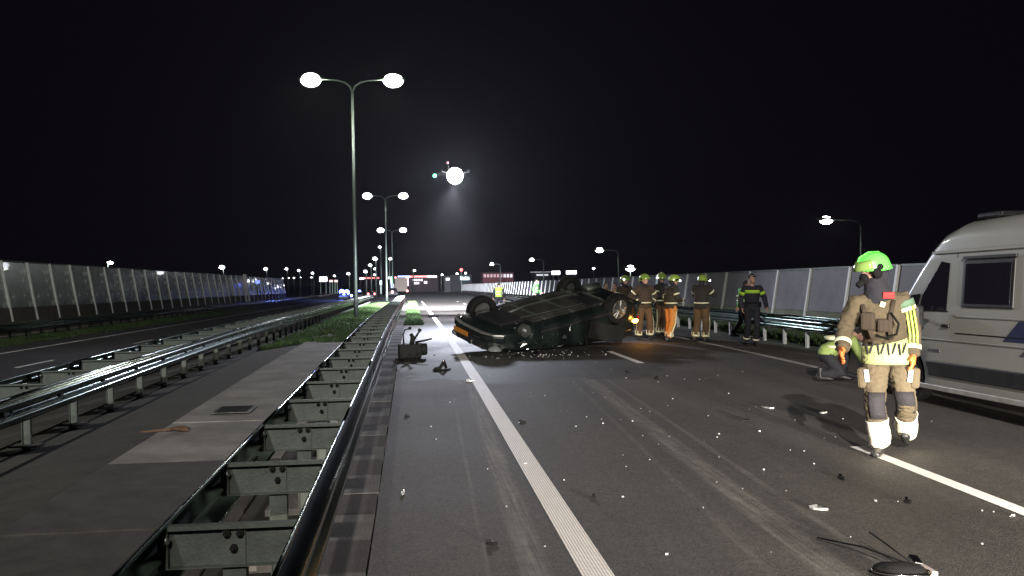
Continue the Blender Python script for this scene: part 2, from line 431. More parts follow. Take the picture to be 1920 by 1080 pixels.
def double_guardrail(label, xr, xl, zrail, zground, y0, y1, step, yfirst, detail_to, m_rail, group='double guard rails of the median', posth=None):
    """two W-beams back to back, spacer plates across them, posts in the middle"""
    root = thing('guardrail', label, 'guard rail', (0, 0, 0), group=group)
    cx = (xr + xl) / 2; wd = xr - xl
    zb = lambda y: D(y) + zrail
    y = y0; sct = 0
    while y < y1:
        L = min(4.2 if y < 60 else 12.6, y1 - y)
        for (x, out) in ((xr - .083, 1), (xl + .083, -1)):
            rail_piece(root, x + out * .002 * (sct % 2), out, y, y + L - .004, zb, m_rail, seed=x * 3)
            if y < 32:
                jb = MB()
                for (dy, dz) in ((.06, .05), (.06, .26), (-.06, .05), (-.06, .26), (.0, .155)):
                    jb.ball((x + out * (.05 if dz != .155 else .014), y + dy, zb(y) + dz), .014, 6, seg=4)
                jb.build('joint_bolts', M_BOLT, root, smooth=True)
        y += L; sct += 1
    # spacer plate: web with folded lips, once, then copies
    sw = wd - .19
    pl = MB(); pl.box((0, 0, 0), (sw, .005, .19)); pl.box((0, -.02, .097), (sw, .045, .005)); pl.box((0, -.02, -.097), (sw, .045, .005)); pl.box((0, -.041, .088), (sw, .004, .018))
    pl.box((sw / 2 + .02, 0, 0), (.045, .09, .17)); pl.box((-sw / 2 - .02, 0, 0), (.045, .09, .2))
    ps = pl.mesh('spacer', M_GALVD)
    hb = zrail + .02 - zground
    br = MB(); br.box((0, -.010, -.12), (.105, .012, .39)); bs = br.mesh('bracket', M_GALVD)
    po = MB(); po.box((0, .035, -hb / 2 - .05), (.10, .006, hb + .2)); po.box((-.05, .01, -hb / 2 - .05), (.006, .055, hb + .2)); po.box((.05, .01, -hb / 2 - .05), (.006, .055, hb + .2))
    ms = po.mesh('post', M_GALVD)
    fo = MB(); fo.box((0, 0, 0), (.34, .26, .016)); fs = fo.mesh('foot_plate', M_CONCD)
    bo = MB(); bo.cyl((0, 0, 0), (0, -.02, 0), .019, 6); bo.cyl((0, -.02, 0), (0, -.032, 0), .010, 6); bos = bo.mesh('bolt', M_BLACK)
    do = MB(); do.ball((0, 0, 0), (.024, .024, .024), 10, seg=6); dos = do.mesh('round_bolt', M_BOLT, True)
    y = yfirst
    while y < y1:
        zc = zb(y) + .205
        s = bpy.data.objects.new('spacer', ps); C.objects.link(s); s.parent = root; s.location = (cx, y, zc)
        p = bpy.data.objects.new('post', ms); C.objects.link(p); p.parent = root; p.location = (cx, y + .02, zc - .12)
        if y < detail_to:
            for (nm, me, l) in (('bracket', bs, (0, 0, 0)),):
                q = bpy.data.objects.new(nm, me); C.objects.link(q); q.parent = s; q.location = l
            for (bx, bz) in ((-.03, .055), (.03, .055), (0, -.015)):
                q = bpy.data.objects.new('bolt', bos); C.objects.link(q); q.parent = s; q.location = (bx, -.016, bz)
            for sx in (-1, 1):
                q = bpy.data.objects.new('round_bolt', dos); C.objects.link(q); q.parent = s; q.location = (sx * (wd / 2 - .088), -.05, .04)
        if y < detail_to + 12:
            q = bpy.data.objects.new('foot_plate', fs); C.objects.link(q); q.parent = p; q.location = (0, 0, -(zc - .12) + D(y) + zground + .012)
        y += step
    return root
gr1 = double_guardrail('double steel guard rail nearest the camera, ladder of spacer plates along the road kerb', -.45, -1.23, .44, -.03, -1.3, 84, 1.4, .15, 28, M_GALV)
gr2 = double_guardrail('second double guard rail beyond the concrete slabs, beside the left carriageway', -4.35, -5.35, .27, -.22, -2, 108, 1.6, .8, 14, M_GALV)
# diagonal brace lying in the ladder near the camera
br = MB(); br.tube([(-.42 - .12, 4.3, .42), (-.72, 4.0, .30), (-1.1, 3.6, .12)], .035, 8); br.build('brace', M_BLACK, gr1, smooth=True)
for (ya, x1, x2) in ((8.8, -1.0, -.66), (11.6, -.9, -.6)):
    MB().tube([(x1, ya, .40), (x2, ya + .7, .52)], .012, 6).build('loose_strip', M_GALV, gr1)
# concrete foundation pads between the beams
mm = M_CONC
for i in range(18):
    y = 4.95 + 1.4 * i
    o = MB().box((0, 0, 0), (.44, .72, .06)).build('foundation', mm, gr1, bevel=.008, loc=(-.97, y, D(y) - .01))
    o = MB().box((0, 0, 0), (.16, .24, .16)).build('block', M_WHITEW, gr1, bevel=.01, loc=(-.74, y + .15, D(y) + .07))

# single and double rails at the far sides
def side_rail(label, xf, out, zr, y0, y1, step, posts_to, m, second=None, group='side guard rails'):
    root = thing('guardrail', label, 'guard rail', (0, 0, 0), group=group)
    base = z0(xf) 
    zb = lambda y: D(y) + base + zr
    y = y0; i = 0
    while y < y1:
        L = 8.4
        rail_piece(root, xf - out * .083, out, y, min(y + L + .2, y1), zb, m, seed=xf)
        if second: rail_piece(root, second, -out, y, min(y + L + .2, y1), zb, m, seed=xf + 4)
        y += L
    ms = MB().box((0, 0, zr / 2 + .1), (.06, .1, zr + .3)).mesh('post', M_BPOST if out < 0 else M_GALV)
    sp = MB().box((0, 0, 0), (abs((second or (xf - out * .2)) - xf) - .16, .01, .22)).mesh('spacer', M_GALVD)
    y = y0 + .4
    while y < min(posts_to, y1):
        q = bpy.data.objects.new('post', ms); C.objects.link(q); q.parent = root; q.location = (xf - out * .13, y, D(y) + base - .02)
        if second:
            q = bpy.data.objects.new('spacer', sp); C.objects.link(q); q.parent = root; q.location = ((second + xf) / 2, y, zb(y) + .15)
        y += step
    return root
side_rail('double guard rail on pale posts along the right shoulder, below the noise barrier', 9.4, -1, .38, 6, 170, 1.33, 60, M_GALV, second=9.95)
side_rail('guard rail on the far left side, running below the glossy noise barrier', -19.5, 1, .34, 20, 240, 1.9, 130, M_GALV, second=-20.1)
# low concrete kerb blocks behind the far left rail
lk = thing('retaining_kerb', 'row of low concrete blocks under the far left guard rail', 'kerb', (0, 0, 0))
me = MB().box((0, 0, 0), (.25, 1.75, .34)).mesh('block', M_CONC)
for i in range(60):
    y = 30 + 1.9 * i
    q = bpy.data.objects.new('block', me); C.objects.link(q); q.parent = lk; q.location = (-19.95, y, z0(-19.95) + D(y) + .12)

# ------------------------------------------------------------------ noise barriers
def noise_barrier(label, x, lean, h, step, y0, y1, zbase, mp, plinth, mpl, post_w):
    root = thing('noise_barrier', label, 'noise barrier', (0, 0, 0))
    dx = lean * h; s = 1 if lean > 0 else -1
    pm = MB(); w = post_w
    pm.add([(-.07, -w, 0), (.07, -w, 0), (.07, w, 0), (-.07, w, 0), (-.07 + dx, -w, h), (.07 + dx, -w, h), (.07 + dx, w, h), (-.07 + dx, w, h)],
           [(0, 1, 2, 3), (4, 5, 6, 7), (0, 1, 5, 4), (1, 2, 6, 5), (2, 3, 7, 6), (3, 0, 4, 7)])
    pm = pm.mesh('post', M_BPOST)
    def slab(z_a, z_b, th, L):
        m = MB(); xa, xb = lean * z_a, lean * z_b; t = th / 2; sl = -.015 * L * 0
        n = 3; vs = []
        for j in range(2):
            yy = -L / 2 if j == 0 else L / 2
            vs += [(xa - t, yy, z_a), (xa + t, yy, z_a), (xb + t, yy, z_b), (xb - t, yy, z_b)]
        m.add(vs, [(0, 1, 2, 3), (4, 5, 6, 7), (0, 1, 5, 4), (1, 2, 6, 5), (2, 3, 7, 6), (3, 0, 4, 7)]); return m
    pan = slab(plinth, h - .06, .04, step - 2 * w - .03).mesh('panel', mp)
    cap = slab(h - .05, h + .02, .10, step - 2 * w - .03).mesh('cap_rail', M_GALVD)
    pli = slab(-.3, plinth - .012, .09, step - 2 * w - .03).mesh('plinth', mpl)
    y = y0; i = 0
    while y < y1:
        z = D(y) + zbase
        q = bpy.data.objects.new('post', pm); C.objects.link(q); q.parent = root; q.location = (x, y, z)
        ym = y + step / 2; zm = D(ym) + zbase; tilt = math.atan((D(y + step) - D(y)) / step)
        for nm, me in (('panel', pan), ('cap_rail', cap), ('plinth', pli)):
            q = bpy.data.objects.new(nm, me); C.objects.link(q); q.parent = root; q.location = (x + s * .03, ym, zm)
            q.rotation_euler = (tilt, random.uniform(-.008, .008), random.uniform(-.005, .005))
        y += step
    return root
noise_barrier('tall glossy dark noise barrier with pale leaning posts, left of the motorway', -21.35, -.165, 3.3, 3.3, 28.35, 158, .02, M_PANEL, .75, M_CONCD, .07)
noise_barrier('matt grey noise barrier with pale leaning posts, along the right verge', 14.4, .16, 2.0, 3.0, 14, 270, .02, M_PANELR, .45, mat('mossy_concrete', (.13, .14, .1), .9, var=.5, scale=1.5), .06)

# ------------------------------------------------------------------ lamps
def glow(name, col, s): return mat(name, (.8, .8, .8), .5, var=0, bump=0, emit=col, es=s)
E_WARM = glow('lamp_glow', (1, .97, .86), 60); E_COOL = glow('cool_lamp_glow', (.9, .92, 1), 14)
E_RED = glow('red_light', (1, .08, .06), 4); E_BLUE = glow('blue_light', (.12, .2, 1), 14); E_GREEN = glow('green_light', (.05, 1, .2), 3)
E_WHITE = glow('white_sign_light', (.9, .9, 1), 5); E_CYAN = glow('cyan_sign_light', (.25, .75, .9), 1.2); E_PINK = glow('pink_light', (1, .25, .6), 4)
def double_lamp(x, y, label, E, k=1.0, H=12.0, lights=True, heads=1.0):
    g = zg(x, y)
    t = thing('street_lamp', label, 'street lamp', (x, y, g), group='twin armed street lamps on the median')
    MB().tube([(0, 0, -.1), (0, 0, .9), (0, 0, 1.0), (0, 0, H - .6)], [.125 * k, .125 * k, .105 * k, .06 * k], 14).build('pole', M_POLE, t, smooth=True)
    MB().box((0, -.128, .75), (.11, .02, .34)).build('hatch', M_GALVD, t, bevel=.006)
    for s in (-1, 1):
        pts = [(0, 0, H - .6), (s * .12, 0, H - .28), (s * .38, 0, H - .08), (s * .8, 0, H + .02), (s * 1.55, 0, H + .06)]
        MB().tube(pts, [.05 * k, .045 * k, .04 * k, .035 * k, .03 * k], 8).build('arm', M_POLE, t, smooth=True)
        hd = MB().ball((0, 0, 0), (.62, .24, .10), 16, seg=8).build('lamp_head', M_POLE, t, smooth=True, loc=(s * 2.05, 0, H + .10))
        MB().ball((0, 0, -.08), (.40 * heads, .25 * heads, .27 * heads), 16, seg=8).build('lens', E, hd, smooth=True)
        if lights:
            lamp('lamp_light', 'SPOT', (s * 2.05, 0, H - .2), 4500, (1, .97, .88), (s * 3.0, 0, 0), 176, .6, .22, t)
    return t
double_lamp(-2.78, 46.5, 'tall twin armed street lamp nearest the camera, blazing white', E_WARM, heads=1.25)
double_lamp(-2.75, 105, 'second twin armed street lamp, further down the median', E_COOL, heads=1.35, k=1.1)
double_lamp(-3.3, 168, 'third twin armed street lamp, half the height of the second in view', E_COOL, heads=1.6, k=1.3, lights=False)
def single_lamp(hx, hy, px, y, label, group, E=E_COOL, r=.17, base=None, k=1.0, light=0):
    """head seen at (hx,hy), pole at column px"""
    hp = A(hx, hy, y); pp = A(px, hy, y); g = zg(pp.x, y) if base is None else base
    t = thing('street_lamp', label, 'street lamp', (pp.x, y, g), group=group)
    H = hp.z - g; a = hp.x - pp.x; s = 1 if a > 0 else -1
    w = max(.055, y * .0006) * k
    MB().tube([(0, 0, -.05), (0, 0, H * .55), (0, 0, H - min(.35, abs(a) * .3))], [w * 1.3, w * 1.1, w], 8).build('pole', M_POLE, t, smooth=True)
    if abs(a) > .3:
        MB().tube([(0, 0, H - min(.35, abs(a) * .3)), (a * .08, 0, H - .12), (a * .25, 0, H - .02), (a * .85, 0, H + .02)], w * .6, 6).build('arm', M_POLE, t, smooth=True)
    hd = MB().ball((a, 0, H + .06), (r * 2.2, r, r * .5), 12, seg=6).build('lamp_head', M_POLE, t, smooth=True)
    MB().ball((a, 0, H), (r * 1.5, r, r * .9), 12, seg=6).build('lens', E, hd, smooth=True)
    if light: lamp('lamp_light', 'SPOT', (a, 0, H - .2), light, (.95, .96, 1), (a - 2, -2, 0), 165, .5, .15, t)
    return t
E_MID = glow('near_lamp_glow', (.95, .97, 1), 30)
gR = 'single armed lamps behind the right noise barrier'
l1 = single_lamp(1549, 413, 1614, 50, 'single armed lamp rising above the barrier behind the walking firefighter', gR, E_MID, .26, light=600)
l2 = single_lamp(1124, 469, 1159, 95, 'single armed lamp behind the barrier, above the overturned car', gR, E_MID, .3)
l3 = single_lamp(997, 487, 1019, 150, 'smaller single armed lamp left of the white roadside signs', gR, E_COOL, .3)
l4 = single_lamp(922, 495, 938, 200, 'small lamp behind the man in the yellow vest', gR, E_COOL, .35)
single_lamp(1182, 503, 1182, 90, 'bright round floodlight just above the barrier near the firefighters', gR, E_MID, .33)
single_lamp(1113, 503, 1113, 180, 'faint small lamp over the right barrier', gR, E_COOL, .2)
single_lamp(207, 492, 202, 75, 'slanted lamp just above the left noise barrier', 'lamps beyond the left noise barrier', E_MID, .16)
single_lamp(416, 501, 419, 140, 'bright lamp above the left noise barrier near its end', 'lamps beyond the left noise barrier', E_MID, .3)
gF = 'far lamps at the junction'
k = 0
for (x, y, d, r, lb) in [(498, 504, 190, .3, 'lamp right of the end of the left noise barrier, larger of two'), (537, 504, 210, .26, 'far lamp above the end of the left barrier'),
        (560, 507, 230, .26, 'far lamp between the barrier end and the white sign'), (586, 512, 260, .3, 'far lamp just left of the white sign'),
        (627, 517, 300, .28, 'far lamp just right of the white sign'), (653, 513, 260, .36, 'far lamp left of the nearest street lamp pole'),
        (685, 509, 230, .36, 'far lamp directly above the red lit canopy'), (694, 497, 225, .32, 'far lamp two above the red lit canopy'),
        (703, 485, 215, .40, 'brightest lamp of the stack above the red canopy'), (712, 463, 230, .28, 'highest far lamp of the cluster left of the second pole'),
        (732, 485, 210, .3, 'far lamp between the second and third poles'), (703, 504, 260, .3, 'far lamp right in the stack above the red canopy'),
        (702, 515, 300, .28, 'lowest lamp over the right end of the red canopy'), (777, 507, 280, .3, 'far lamp above the coloured petrol canopy'),
        (829, 515, 300, .28, 'far lamp between the petrol canopy and the grey tower'), (857, 513, 300, .3, 'far lamp left of the cyan sign'), (873, 512, 300, .3, 'far lamp above the cyan sign')]:
    single_lamp(x, y, x + (2 if x < 720 else -2), d, lb, gF, E_COOL, r)
for (x, y, w_) in ((530, 522, 'leftmost'), (541, 521, 'second from the left'), (551, 521, 'middle one'), (563, 520, 'second from the right'), (584, 520, 'rightmost')):
    single_lamp(x, y, x, 320, w_ + ' of five tiny lamps low over the left barrier end', 'tiny lamps on the horizon', E_COOL, .22)

# ------------------------------------------------------------------ drone with searchlight
dp = A(851, 327, 42)
dr = thing('drone', 'hovering drone with a blinding white searchlight above the road', 'drone', dp, rz=.1)
MB().box((0, .1, .02), (.34, .5, .14)).build('body', M_PLASTIC, dr, bevel=.04)
for i, (sx, sy) in enumerate(((-1, -1), (1, -1), (1, 1), (-1, 1))):
    a = MB().tube([(sx * .12, .1 + sy * .15, .03), (sx * .62, .1 + sy * .55, .08)], .022, 8); a.cyl((sx * .62, .1 + sy * .55, .04), (sx * .62, .1 + sy * .55, .15), .04, 10)
    arm = a.build('arm', M_PLASTIC, dr)
    pr = MB(); 
    for q in (0, math.pi): pr.box((sx * .62 + .15 * math.cos(q + i), .1 + sy * .55 + .15 * math.sin(q + i), .16), (.3, .035, .006), (0.1, 0, q + i))
    pr.build('propeller', M_BLACK, arm)
    MB().tube([(sx * .2, .1 + sy * .2, -.04), (sx * .26, .1 + sy * .26, -.3)], .012, 6).build('leg', M_PLASTIC, dr)
MB().cyl((0, -.05, -.06), (0, -.3, -.10), .2, 20).build('searchlight', M_PLASTIC, dr, smooth=False)
E_SEARCH = glow('searchlight_glow', (.93, .93, 1), 120)
MB().ball((0, -.32, -.1), (.36, .10, .36), 24, seg=12).build('searchlight_lens', E_SEARCH, dr, smooth=True)
MB().ball((-.93, -.3, -.10), .085, 10).build('navigation_light', glow('green_nav', (.1, 1, .45), 6), dr, smooth=True)
MB().tube([(-.6, -.2, 0), (-.93, -.3, -.08)], .012, 6).build('light_stalk', M_PLASTIC, dr)
MB().ball((-.32, -.3, .5), .045, 10).build('navigation_light', glow('red_nav', (1, .15, .25), 5), dr, smooth=True)
MB().tube([(-.2, 0, .08), (-.32, -.3, .46)], .012, 6).build('light_stalk', M_PLASTIC, dr)
lamp('search_beam', 'SPOT', dp + Vector((0, .2, -.5)), 2900000, (.88, .9, 1), (2.9, 82, -.95), 26, 1, .2)
lamp('search_beam', 'SPOT', dp + Vector((0, .2, -.5)), 230000, (.86, .89, 1), (3.2, 60, -.45), 44, 1, .2)
lamp('search_spill', 'SPOT', dp + Vector((0, -.4, -.4)), 17000, (.8, .84, 1), (3.2, 47, 0), 120, 1, .35)
lamp('search_spill', 'SPOT', dp + Vector((0, -.45, -.35)), 6500, (.8, .84, 1), (1.5, 30, 0), 160, .5, .35)
# ------------------------------------------------------------------ overturned car
M_CARP = mat('dark_car_paint', (.010, .015, .014), .2, .3, var=.2, scale=3, bump=.04, bscale=3, coat=.6)
M_GLASS = mat('dark_glass', (.008, .009, .01), .06, 0, var=.1, bump=0, spec=.7)
M_CHROME = mat('chrome', (.75, .75, .76), .14, 1, var=.05, bump=.04, bscale=12)
M_ALLOY = mat('alloy_rim', (.35, .37, .36), .3, .9, var=.15, bump=0)
M_UNDER = mat('underbody', (.022, .022, .018), .75, .2, var=.5, scale=5, bump=.4)
def lerp_tab(tab, x):
    if x <= tab[0][0]: return tab[0][1:]
    for a, b in zip(tab, tab[1:]):
        if x <= b[0]:
            t = (x - a[0]) / (b[0] - a[0]); return tuple(p + (q - p) * t for p, q in zip(a[1:], b[1:]))
    return tab[-1][1:]
def loft(stations, sec, closed=True):
    """stations: positions; sec(pos) -> half outline [(y,z)...] from bottom middle to top middle"""
    mb = MB(); rings = []
    for x in stations:
        h = sec(x); full = h + [(-y, z) for (y, z) in h[::-1][1:-1]]
        rings.append([(x, y, z) for (y, z) in full])
    n = len(rings[0]); vs = [v for r in rings for v in r]; fs = []
    for i in range(len(rings) - 1):
        for j in range(n):
            a, b = i * n + j, i * n + (j + 1) % n; fs.append((a, b, b + n, a + n))
    fs.append(tuple(range(n))); fs.append(tuple((len(rings) - 1) * n + j for j in range(n))[::-1])
    return mb.add(vs, fs)
def wheel(parent, loc, r, w, side, spokes=5, steer=0):
    e = bpy.data.objects.new('wheel', None); C.objects.link(e); e.parent = parent; e.location = loc; e.rotation_euler = (0, 0, steer)
    t = MB(); prof = [(r * .62, -w / 2 * .8), (r * .9, -w / 2), (r * .985, -w / 2 * .82), (r, -w * .3), (r, w * .3), (r * .985, w / 2 * .82), (r * .9, w / 2), (r * .62, w / 2 * .8)]
    n = 32; vs = []
    for j in range(n):
        a = 2 * math.pi * j / n
        vs += [(q * math.cos(a), h, q * math.sin(a)) for (q, h) in prof]
    k = len(prof); t.add(vs, [(j * k + i, j * k + (i + 1) % k, ((j + 1) % n) * k + (i + 1) % k, ((j + 1) % n) * k + i) for j in range(n) for i in range(k)])
    ty = t.build('tyre', M_BLACK, e, smooth=True)
    m = MB(); s = side
    m.tube([(0, s * w * .05, 0), (0, s * w * .12, 0)], r * .6, 28); m.tube([(0, s * w * .12, 0), (0, s * w * .48, 0)], [r * .13, r * .1], 12)
    for i in range(spokes * 2):
        a = 2 * math.pi * i / (spokes * 2) + (.08 if i % 2 else -.08)
        m.tube([(0, s * w * .42, 0), (r * .34 * math.cos(a), s * w * .42, r * .34 * math.sin(a)), (r * .62 * math.cos(a), s * w * .36, r * .62 * math.sin(a))], [(.03, .02), (.025, .02), (.03, .02)], 6)
    vs = []
    for j in range(n):
        a = 2 * math.pi * j / n
        vs += [(q * math.cos(a), s * h, q * math.sin(a)) for (q, h) in ((r * .6, w * .1), (r * .6, w * .45), (r * .65, w * .46), (r * .66, w * .38))]
    m.add(vs, [(j * 4 + i, j * 4 + (i + 1) % 4, ((j + 1) % n) * 4 + (i + 1) % 4, ((j + 1) % n) * 4 + i) for j in range(n) for i in range(4)])
    m.build('rim', M_ALLOY, e, smooth=False, bevel=.003)
    return e
CAR = thing('overturned_car', 'dark car lying upside down on its roof across the lanes, wheels in the air', 'car')
L2 = 2.28
prof_top = [(-2.28, .66, .90), (-2.2, .80, .95), (-1.9, .88, .98), (-1.0, .91, .97), (.6, .91, .95), (1.0, .90, .94), (1.5, .89, .86), (1.95, .84, .76), (2.2, .70, .66), (2.28, .55, .56)]
def csec(x):
    w, zt = lerp_tab(prof_top, x)
    zb = .24 if abs(x) < 1.9 else .24 + (abs(x) - 1.9) * .35
    c = .03 + .02 * noise.noise(Vector((x * 2, 1, 0)))
    return [(0, zb), (w * .82, zb), (w * .95, zb + .04), (w * .985, zb + .16), (w, zb + .30), (w * .995, zt - .18), (w * .97, zt - .07), (w * .9, zt - .005), (w * .6, zt + c), (0, zt + c + .01)]
xs = [-2.28, -2.25, -2.18, -2.05, -1.9, -1.6, -1.3, -1.0, -.6, -.2, .2, .6, .9, 1.1, 1.3, 1.5, 1.7, 1.9, 2.05, 2.18, 2.25, 2.28]
body = loft(xs, csec).build('body', [M_CARP], CAR, smooth=True)
cut = MB()
for x in (-1.38, 1.36):
    for s in (-1, 1): cut.tube([(x, s * .62, .33), (x, s * 1.2, .33)], .375, 28)
co = cut.build('arch_cutter', M_UNDER)
md = body.modifiers.new('b', 'BOOLEAN'); md.object = co; md.operation = 'DIFFERENCE'; md.solver = 'EXACT'
md = body.modifiers.new('e', 'BEVEL'); md.width = .012; md.segments = 2; md.limit_method = 'ANGLE'; md.angle_limit = R(40)
bake(body); bpy.data.objects.remove(co)
for v in body.data.vertices:      # buckled panels
    if v.co.z > .5:
        k = (noise.noise(v.co * 2.3) * .05 + noise.noise(v.co * 6) * .022); v.co.z += k; v.co.y += k * (1 if v.co.y > 0 else -1)
    if v.co.x > 1.5 and v.co.y < 0: v.co += Vector((-.06, .05, 0)) * abs(noise.noise(v.co * 3)) * 2.5
# greenhouse: crushed roof shell on pillars
roofp = [(-2.1, .62, .97, 1.0), (-1.75, .66, .97, 1.30), (-1.2, .64, .97, 1.36), (-.3, .65, .97, 1.38), (.25, .64, .97, 1.34), (.75, .6, .96, 1.16), (1.15, .58, .94, .97)]
def rsec(x):
    w, zb, zt = lerp_tab(roofp, x); d = .02 * noise.noise(Vector((x * 4, 3, 1)))
    return [(0, zt - .035), (w * .9, zt - .05), (w + .04, zt - .06), (w + .02, zt - .02 + d), (w * .8, zt + d), (0, zt + .015 - d)]
rf = loft([-2.1, -1.95, -1.75, -1.45, -1.2, -.75, -.3, 0, .25], rsec).build('roof', M_CARP, CAR, smooth=True, bevel=.006)
for v in rf.data.vertices: v.co.z += noise.noise(v.co * 3.1) * .035
for s in (-1, 1):
    for nm, pa, pb, w in (('pillar', (1.12, .80, .93), (.25, .66, 1.32), .035), ('pillar', (-.25, .86, .93), (-.35, .68, 1.35), .05), ('pillar', (-1.15, .86, .95), (-1.3, .67, 1.34), .045), ('pillar', (-2.12, .74, .93), (-1.78, .64, 1.29), .06)):
        mid = [(a + b) / 2 + d for a, b, d in zip(pa, pb, (0, .03, .01))]
        MB().tube([(pa[0], s * pa[1], pa[2]), (mid[0], s * mid[1], mid[2]), (pb[0], s * pb[1], pb[2])], [(w * 1.2, w * .7)] * 3, 8).build(nm, M_CARP, CAR, smooth=True)
    for (xa, xb, xc, xd) in ((1.02, .3, -.3, -.2), (-.4, -.38, -1.23, -1.1), (-1.22, -1.36, -1.76, -2.05)):
        g = MB(); g.add([(xa, s * .84, .95), (xb, s * .68, 1.30), (xc, s * .68, 1.32), (xd, s * .85, .95)], [(0, 1, 2, 3)]); g.build('side_window', M_GLASS, CAR, solid=.006)
g = MB(); g.add([(1.13, -.74, .96), (1.17, 0, .97), (1.13, .74, .96), (.3, .62, 1.33), (.27, 0, 1.36), (.3, -.62, 1.33)], [(0, 1, 4, 5), (1, 2, 3, 4)]); g.build('windscreen', M_GLASS, CAR, solid=.006)
g = MB(); g.add([(-2.16, -.7, .97), (-2.16, .7, .97), (-1.8, .6, 1.29), (-1.8, -.6, 1.29)], [(0, 1, 2, 3)]); g.build('rear_window', M_GLASS, CAR, solid=.006)
# under side, seen because the car lies on its roof
MB().box((0, 0, .22), (2.1, 1.2, .05)).build('floor_pan', M_UNDER, CAR, bevel=.02)
MB().tube([(1.2, .1, .2), (.6, .2, .17), (-.4, .22, .17), (-1.5, .3, .2)], .03, 8).build('exhaust_pipe', M_GALVD, CAR, smooth=True)
MB().tube([(-1.55, .45, .2), (-2.0, .45, .2)], [(.16, .08)] * 2, 12).build('silencer', M_GALVD, CAR, smooth=True)
MB().box((-.9, -.3, .19), (.55, .7, .09)).build('fuel_tank', M_PLASTIC, CAR, bevel=.03)
MB().box((1.45, 0, .22), (.7, .8, .09)).build('engine_shield', M_PLASTIC, CAR, bevel=.03)
for x in (-1.38, 1.36): MB().tube([(x, -.66, .31), (x, -.3, .24), (x, .3, .24), (x, .66, .31)], .035, 8).build('axle', M_GALVD, CAR, smooth=True)
for (x, y, sd) in ((-1.38, .80, 1), (-1.38, -.82, -1), (1.36, .80, 1)):
    wheel(CAR, (x, y, .31), .355, .24, sd, 5, 0 if x < 0 else .25)
# bare hub where the front wheel was torn off
h = MB(); h.cyl((1.36, -.62, .33), (1.36, -.74, .33), .14, 20); h.cyl((1.36, -.74, .33), (1.36, -.80, .33), .05, 12); h.build('brake_disc', M_ALLOY, CAR)
# front: bumper, grille, lamps, plate, badge
bp_ = [(2.30, 0), (2.29, .4), (2.2, .68), (2.02, .83)]
def bar(z, hgt, d, name, m, pts=bp_, bev=.01):
    b = MB(); q = [(x, -y) for x, y in pts[::-1][:-1]] + pts; n = len(q); vs = []
    for (x, y) in q: vs += [(x + d, y, z - hgt / 2), (x + d, y, z + hgt / 2), (x - .05, y * .97, z + hgt / 2), (x - .05, y * .97, z - hgt / 2)]
    b.add(vs, [(i * 4 + j, i * 4 + (j + 1) % 4, (i + 1) * 4 + (j + 1) % 4, (i + 1) * 4 + j) for i in range(n - 1) for j in range(4)] + [(0, 1, 2, 3), tuple((n - 1) * 4 + j for j in range(4))[::-1]])
    return b.build(name, m, CAR, bevel=bev, smooth=False)
bar(.36, .14, .02, 'front_bumper', M_CARP, bev=.03); bar(.27, .03, .035, 'bumper_glint', mat('silver_glint', (.5, .5, .48), .3, .8, bump=.1), bev=.01)  # silver strip paints the reflection along the bumper's lower edge
MB().box((2.27, 0, .56), (.06, .9, .16)).build('grille', M_PLASTIC, CAR, bevel=.01)
for i in range(3): MB().box((2.305, 0, .51 + .05 * i), (.012, .84, .012)).build('grille_bar', M_CHROME, CAR)
MB().tube([(2.30, 0, .58), (2.325, 0, .58)], .06, 20).build('badge', M_CHROME, CAR)
for s in (-1, 1):
    MB().ball((2.14, s * .64, .62), (.14, .17, .075), 14, seg=8).build('headlight', mat('headlight_glass', (.3, .32, .33), .15, .4, bump=0), CAR, smooth=True)
    MB().box((-2.26, s * .66, .78), (.06, .22, .16)).build('tail_light', mat('tail_light_red', (.25, .01, .01), .2, bump=0), CAR, bevel=.02)
MB().box((2.335, .30, .44), (.012, .5, .11)).build('number_plate', mat('yellow_plate', (.38, .145, .02), .4, bump=.02, var=.1), CAR, bevel=.003)
MB().box((-2.25, 0, .45), (.1, 1.5, .24)).build('rear_bumper', M_CARP, CAR, bevel=.05)
E_AMB = glow('amber_indicator', (1, .42, .08), 30)
MB().ball((-2.02, -.885, .74), (.09, .035, .05), 12).build('indicator', E_AMB, CAR, smooth=True)
# door seams, handles, mirrors
for s in (-1, 1):
    for x in (.78, -.28, -1.12):
        MB().box((x, s * .917, .62), (.012, .006, .56), (0, .05, 0)).build('door_seam', M_BLACK, CAR)
    for x in (-.12, -1.0): MB().box((x, s * .93, .82), (.17, .03, .03)).build('door_handle', M_CARP, CAR, bevel=.01)
    MB().ball((.85, s * 1.0, .98), (.08, .11, .06), 12).build('mirror', M_CARP, CAR, smooth=True)
    MB().box((.0, s * .93, .34), (2.2, .02, .07)).build('side_skirt', M_PLASTIC, CAR, bevel=.01)
# front door hanging open on the near side, its glass gone, one white airbag in the opening
dd = MB(); dd.box((0, 0, 0), (.85, .05, .40)); dd.box((-.05, 0, .46), (.8, .03, .03), (0, 0, 0)); dd.box((-.42, 0, .35), (.03, .03, .25), (0, .1, 0)); dd.box((.42, 0, .33), (.03, .03, .3), (0, -.35, 0))
do_ = dd.build('door', M_BLACK, CAR, bevel=.015, loc=(-.72, -1.16, .68)); do_.rotation_euler = (R(18), R(14), R(30))
ab = MB().ball((0, 0, 0), (.34, .2, .10), 20, seg=12).build('airbag', mat('airbag_cloth', (.62, .62, .66), .7, bump=.4, bscale=30), CAR, smooth=True, loc=(.3, -.72, 1.30))
for v in ab.data.vertices: v.co *= 1 + .25 * noise.noise(v.co * 9)
for x in (-1.0, -.1, .75): MB().box((x, 0, .185), (.07, 1.35, .04)).build('cross_member', M_GALVD, CAR, bevel=.01)
for y_ in (-.5, .5): MB().box((-.1, y_, .18), (2.2, .07, .05)).build('frame_rail', M_UNDER, CAR, bevel=.01)
